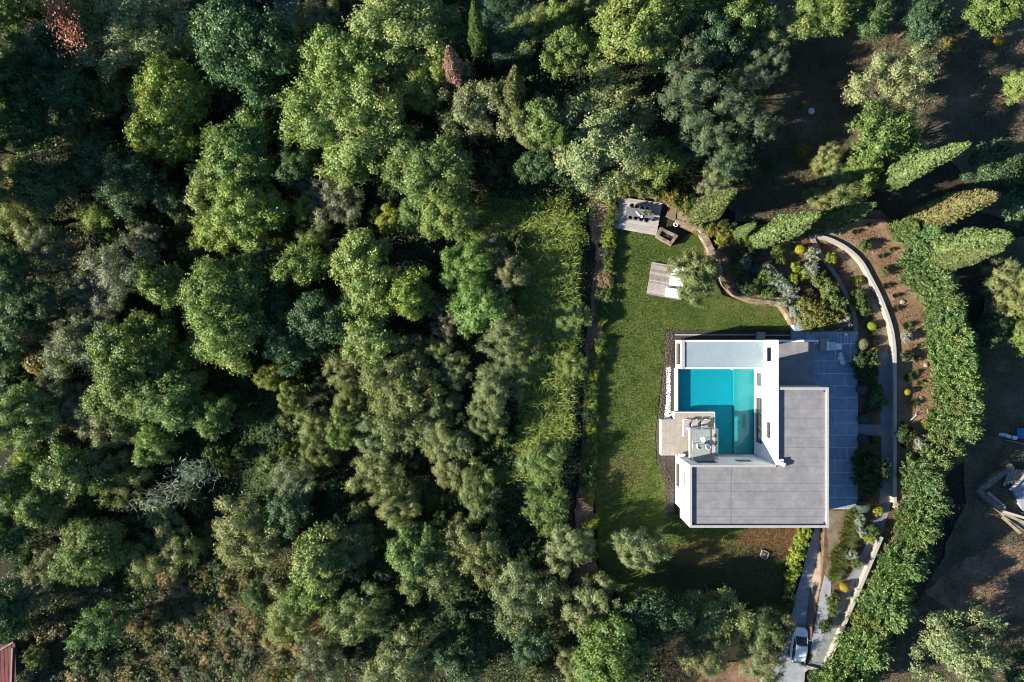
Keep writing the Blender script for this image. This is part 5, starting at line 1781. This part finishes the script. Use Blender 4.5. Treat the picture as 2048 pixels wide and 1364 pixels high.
shrubs('''Bp 1724.5 688.5 11|By 1751 701 7|Sd 1718 722 15|Sd 1716 738 14|Sg 1733 716 14|So 1742 728 11|Sd 1728 748 16|Sd 1742 744 11|Bt 1724.5 778 11|Bg 1755 778 10|Sg 1754 798 16|Sd 1742 812 12|Bt 1727 838 10|Bt 1727 879 10|Bg 1751 880 8|
Sd 1722 925 22|Sd 1738 945 26|Sd 1730 968 20|Sl 1740 916 9|Bt 1727 1013 12|Sl 1753.5 1021 8|Bl 1744 652 8''', TZ - .1, 'shrubs in the bed right of the terrace')
shrubs('''Ks 1676 466 8|Kd 1712 463 9|Sg 1729 492 10|Kg 1740 450 7|Kg 1763 512 8|Sg 1768.5 543 8|Kd 1773 571.5 10|Kd 1791.6 591 8|Kd 1791.6 617.7 10|Kg 1815.8 650.7 11|Ss 1812.5 673 9|Kg 1785 499 7|
Sd 1812 712 10|Kg 1836 718 9|Kd 1818 756 12|By 1814 784 7|Kg 1831 745 9|Kd 1829 806 13|Kg 1841 766 8|Sd 1808 868 15|Kd 1810 890 12|By 1824 869 8|Sl 1849 849 7|Ss 1840 886 9|Kl 1800 948 14|Sg 1822 920 11|Kg 1840 690 8|Kl 1806 845 6|Kd 1843 905 9''', GZ + .42, 'young plants on the brown slope')
shrubs('''By 1600 499 9|Ss 1623 509 12|Sl 1662 516.5 9|Ss 1620 541 13|Sl 1606 551 9|St 1489 523 12|Sl 1496 481 12|Sg 1473 541 11|Ss 1534 538 12|Sm 1528 552 12|Sd 1499 579 13|Sg 1535 584 12|Ss 1552 560 13|Ss 1566 573 13|Ss 1580 588 14|
Sl 1591.5 535 9|Sl 1583 560 10|Sm 1635 556 15|Sm 1650 576 17|Sm 1662 592 15|Gb 1609 584 13|Gb 1627 602 12|So 1606 604 11|So 1612 624 18|So 1628 636 20|So 1648 628 19|Sm 1668 612 19|Sm 1676 628 17|Ss 1686 640 12|Sd 1574 601 10|Ss 1590 622 10|Ss 1600 642 10|So 1618 650 12|
Sg 1714 594 11|Sg 1720 606 11|Sg 1728 619 9|Sl 1715 563 7|Sg 1552 499 11|Sd 1508 504 10|Sd 1470 512 10|Sm 1524 490 9|Sd 1484 560 11|Sd 1518 566 10|Sm 1560 520 8|St 1510 540 9|So 1450 470 12|Sl 1442 482 9|Sm 1470 478 11|Ss 1566 606 8''', GZ, 'shrubs in the garden bed above the terrace')
shrubs('''Sl 1607 1064 13|Sl 1599 1085 13|Sl 1591 1107 13|Sl 1588 1128 12|Sl 1583 1146 11|Sg 1580 1172 10|Sg 1576 1200 11''', 0.0, 'shrubs along the left side of the driveway')
shrubs('''Gm 1705 1036 18|Gm 1704 1052 18|Gm 1701 1068 18|Gm 1697 1084 17|Gm 1680 1106 18|Gm 1678 1122 18|Gm 1675 1138 17|Gm 1671 1152 16|Gl 1689 1095 8|By 1689 1175 9|Sg 1664 1197 11|Sg 1663 1221 10|Sd 1649 1250 12|Sg 1745 1060 10|Sl 1740 1074 9|Sg 1711 1124 10|Ss 1718 1038 10|Ss 1722 1062 9|Ss 1700 1108 9|Sd 1632 1352 14''', GZ, 'plants in the strip between driveway and lower path')
shrubs('''Sg 1217 457 11|Sl 1222 470 9|Sl 1217 484 12|Sd 1214 502 12|Sg 1219 522 10|Sm 1218 541 10|Sb 1211 560 12|Sg 1207 592 14|Sg 1206 622 11|Sl 1203 640 9|Sg 1200 683 11|Sl 1198 705 10|Sm 1192 728 12|Sl 1186 750 10|Sg 1184 772 12|
Sg 1182 788 12|Sl 1181 806 11|Sg 1180 832 14|Sl 1182 858 9|Sg 1180 878 11|Sg 1179 897 13|Sg 1177 924 13|Sd 1176 945 11|Sg 1176 966 12|Sl 1177 994 10|Sl 1188 1037 9|Sl 1180 1049 11|Sg 1183 1080 9|Sl 1188 1110 8|Sl 1193 1155 9|Sg 1222 440 11|Sm 1226 420 10|Sm 1224 400 11''', 0.0, 'low hedge bushes along the left edge of the lawn', .8)
shrubs('''Sm 1250 380 15|Sm 1272 376 16|Sg 1296 378 15|So 1316 384 12|So 1345 396 14|Sm 1362 405 14|So 1372 418 11|Sg 1392 432 14|Sm 1410 446 14|So 1425 460 13|Sg 1440 452 12|Sm 1462 458 12|Sd 1385 408 14|Sm 1500 462 12|Sm 1526 476 12|Sm 1545 490 10|
Sg 1700 400 14|Sm 1680 415 13|Sg 1660 432 12|Sg 1580 480 10|So 1640 335 16|So 1665 320 15|Sb 1690 200 10|Sm 1850 60 14|So 1900 90 12|By 1998 82 9|Gb 1830 80 14|Sm 1500 345 16|Sg 1545 330 14|Gb 1470 335 14|So 1600 300 12''', 0.2, 'bushes along the edge of the clearing')

#SECTION stuff
# ------------------------------------------------------------------ ground cover
def scatter(pg, n_, seed):
    """n_ random points (metres) inside a px polygon"""
    g_ = np.random.default_rng(seed)
    q = np.array(poly(pg))
    lo_, hi_ = q.min(0), q.max(0)
    out = []
    tot = 0
    while tot < n_:
        P = g_.uniform(lo_, hi_, (n_ * 2, 2))
        P = P[inside(P, [tuple(v) for v in q])]
        out.append(P)
        tot += len(P)
    return np.concatenate(out)[:n_]


def patchy(P, sc_, th, seed):
    x, y = P[:, 0] * sc_ + seed, P[:, 1] * sc_ - seed
    v = np.sin(x + 1.7 * np.sin(y * .8)) + np.sin(y * 1.3 + 1.3 * np.sin(x * .7)) + .7 * np.sin(x * 2.3 - y * 1.9)
    return v > th


# grass on the lawn
g_ = np.random.default_rng(600)
P = scatter(LAWN, 85000, 601)
n_ = len(P)
a = g_.uniform(0, 6.283, n_)
d = np.stack([np.cos(a) * .6, np.sin(a) * .6, np.full(n_, 1.)], 1)
P3 = np.concatenate([P, np.full((n_, 1), .06)], 1)
N = np.stack([-np.sin(a), np.cos(a), g_.uniform(.2, .9, n_)], 1)
o = link('lawn_grass', quads_mesh('lawn_grass', leaves(P3, N, g_.uniform(.09, .17, n_), .06, g_, along=unit(d)), M['grass']))
tag(o, kind='stuff')


def undergrowth(name, pg, n_, seed, color, h, L, Wd, th=-9, sc_=.35, clump=14, spread=.35):
    g_ = np.random.default_rng(seed)
    Cn = scatter(pg, n_ // clump, seed)
    Cn = Cn[patchy(Cn, sc_, th, seed % 7)]
    top = g_.uniform(.15, 1, len(Cn)) * h
    P = Cn[:, None, :] + g_.normal(0, spread, (len(Cn), clump, 2))
    z = g_.uniform(.0, 1, (len(Cn), clump)) * top[:, None] + .02
    P3 = np.concatenate([P, z[..., None]], -1).reshape(-1, 3)
    P3[:, 2] += fall(P3[:, 0], P3[:, 1])
    m_ = len(P3)
    N = g_.normal(size=(m_, 3)) * .6 + [0, 0, .8]
    s_ = g_.uniform(.6, 1.4, m_)
    o = link(name, quads_mesh(name, leaves(P3, N, L * s_, Wd * s_, g_), M['leaf']))
    o.color = (*color, 1)
    return tag(o, kind='stuff')


undergrowth('undergrowth', FOREST, 300000, 610, (.058, .10, .034), 2.2, .24, .15, -2.0)
undergrowth('low_scrub', FOREST, 40000, 611, (.10, .115, .04), .9, .2, .12, .8, .23)
undergrowth('dry_scrub', [(300, 1140), (470, 1130), (660, 1170), (680, 1280), (640, 1400), (60, 1400), (60, 1240), (80, 1100), (180, 1140)], 42000, 612, (.15, .125, .06), 1.1, .2, .1, -.7, .5)
undergrowth('gray_scrub', [(60, 1090), (140, 1080), (150, 1250), (90, 1290), (60, 1230)], 7000, 613, (.17, .16, .125), 1.3, .2, .09, -2)
undergrowth('dry_scrub', [(420, 1140), (660, 1150), (660, 1400), (300, 1400), (330, 1240)], 16000, 614, (.33, .25, .10), .7, .2, .08, .3, .6)
undergrowth('vines', rough([(930, 400), (1140, 395), (1160, 450), (1152, 520), (1150, 700), (1138, 900), (1100, 960), (900, 960), (880, 900), (1040, 880), (1050, 700), (1040, 560), (900, 460)], 17, 12), 120000, 615, (.19, .24, .05), 1.8, .2, .12, -1.5, .5)
undergrowth('vines', [(380, 400), (620, 380), (600, 480), (420, 520)], 9000, 616, (.13, .17, .03), 2.0, .24, .15, -2)
undergrowth('field_grass', [(1480, 60), (1700, 90), (1720, 300), (1660, 420), (1500, 440), (1450, 380), (1500, 300)], 26000, 617, (.12, .11, .06), .35, .24, .05, -1.3, .4)
undergrowth('field_grass', [(1690, 40), (2080, 30), (2080, 420), (1960, 300), (1720, 290)], 26000, 618, (.14, .125, .08), .4, .24, .05, -1.0, .4)
undergrowth('field_grass', [(1960, 480), (2080, 480), (2080, 920), (1960, 960), (1930, 1090), (2080, 1060), (2080, 1400), (1740, 1400), (1800, 1200), (1900, 1100)], 30000, 619, (.10, .105, .06), .35, .22, .05, -1.0, .4)
undergrowth('field_grass', [(1180, 1160), (1560, 1240), (1570, 1400), (1180, 1400), (1000, 1330)], 14000, 620, (.11, .085, .05), .3, .22, .05, -.6, .5)
undergrowth('weeds', [(1182, 385), (1222, 392), (1226, 420), (1212, 560), (1190, 900), (1192, 1150), (1160, 1150), (1160, 900), (1175, 700)], 3000, 621, (.16, .14, .06), .4, .18, .07, .3, .9)
undergrowth('path_moss', [(1695, 575), (1745, 660), (1742, 690), (1718, 660), (1700, 610)], 2500, 622, (.09, .10, .035), 0, .12, .08, -2)


def lift(o, z):
    o.location.z = z


for o in list(C.objects):
    if o.name.startswith('path_moss'): lift(o, GZ + .05)
o = undergrowth('bed_weeds', [(1440, 480), (1600, 480), (1690, 600), (1690, 660), (1600, 650), (1570, 600), (1460, 570)], 7000, 623, (.10, .105, .035), .25, .14, .08, .2, .9)
lift(o, GZ)
o = undergrowth('slope_litter', [(1660, 470), (1730, 460), (1800, 500), (1850, 640), (1860, 900), (1805, 990), (1800, 700), (1760, 580), (1700, 495)], 9000, 624, (.20, .125, .07), .06, .14, .06, -1, .9)
lift(o, GZ + .45)

# tangled bramble strands over the clearing
def brambles(name, pg, n_, seed, color, h):
    g_ = np.random.default_rng(seed)
    P = scatter(pg, n_, seed)
    a = g_.uniform(0, 6.283, n_)
    Q = []
    p = np.concatenate([P, g_.uniform(.2, h, (n_, 1)) + fall(P[:, 0], P[:, 1])[:, None]], 1)
    k = 7
    turn = g_.normal(0, .35, n_)
    for i in range(k):
        st = .2
        q = p + np.stack([np.cos(a) * st, np.sin(a) * st, np.full(n_, .09 * (2.5 - i))], 1)
        b = np.stack([-np.sin(a), np.cos(a), np.zeros(n_)], 1) * .026 * (1 - i / (k + 2))
        Q.append(np.stack([p - b, p + b, q + b * .85, q - b * .85], 1))
        p = q
        a = a + turn
    V = np.concatenate(Q)
    o_ = link(name, quads_mesh(name, V, M['leaf']))
    o_.color = (*color, 1)
    return tag(o_, kind='stuff')


brambles('brambles', [(930, 430), (1150, 430), (1152, 560), (1138, 880), (1090, 950), (900, 960), (890, 900), (1040, 870), (1040, 600)], 6500, 640, (.20, .25, .055), 1.9)
brambles('brambles', [(430, 830), (600, 850), (620, 1000), (470, 1010)], 1500, 641, (.10, .16, .05), 1.4)
brambles('brambles', [(600, 960), (1080, 960), (1060, 1120), (700, 1110)], 1500, 642, (.10, .15, .05), 1.2)
brambles('brambles', [(840, 1180), (1000, 1180), (1000, 1280), (860, 1280)], 700, 643, (.08, .13, .05), 1.0)
# white rocks and driftwood on the slope
for x, y, s_, lb in ((1805, 604, .32, 'pale rock on the brown slope near two dark plants'), (1852, 730, .3, 'pale rock at the foot of the hedge'), (1843, 797, .3, 'pale rock below the spiky plants'), (1834, 900, .3, 'pale rock at the lower end of the slope'), (1793, 1012, .45, 'pale boulder at the lower end of the boundary wall')):
    c = at(x, y, GZ + .45)
    e = thing('rock', lb, 'rock', c, pr.uniform(0, 6), 'pale rocks on the brown slope')
    q = sph(np.random.default_rng(int(x)), 1, -1)
    import bmesh
    bm = bmesh.new()
    bmesh.ops.create_icosphere(bm, subdivisions=2, radius=s_)
    r_ = random.Random(int(x))
    for v in bm.verts: v.co = v.co * r_.uniform(.8, 1.15); v.co.z *= .6
    me = bpy.data.meshes.new('stone')
    bm.to_mesh(me)
    bm.free()
    me.materials.append(M['stone2'])
    link('stone', me, e)
e = thing('driftwood', 'forked bleached branch lying on the brown slope', 'branch', at(1830, 834, GZ + .47), R(35))
MB().tube([(-.9, 0, .06), (0, .1, .1), (.8, -.05, .08)], [.05, .07, .03], 6).tube([(0, .1, .1), (.4, .4, .15)], [.05, .02], 5).build('branch', M['wood2'], e)

name_plants()
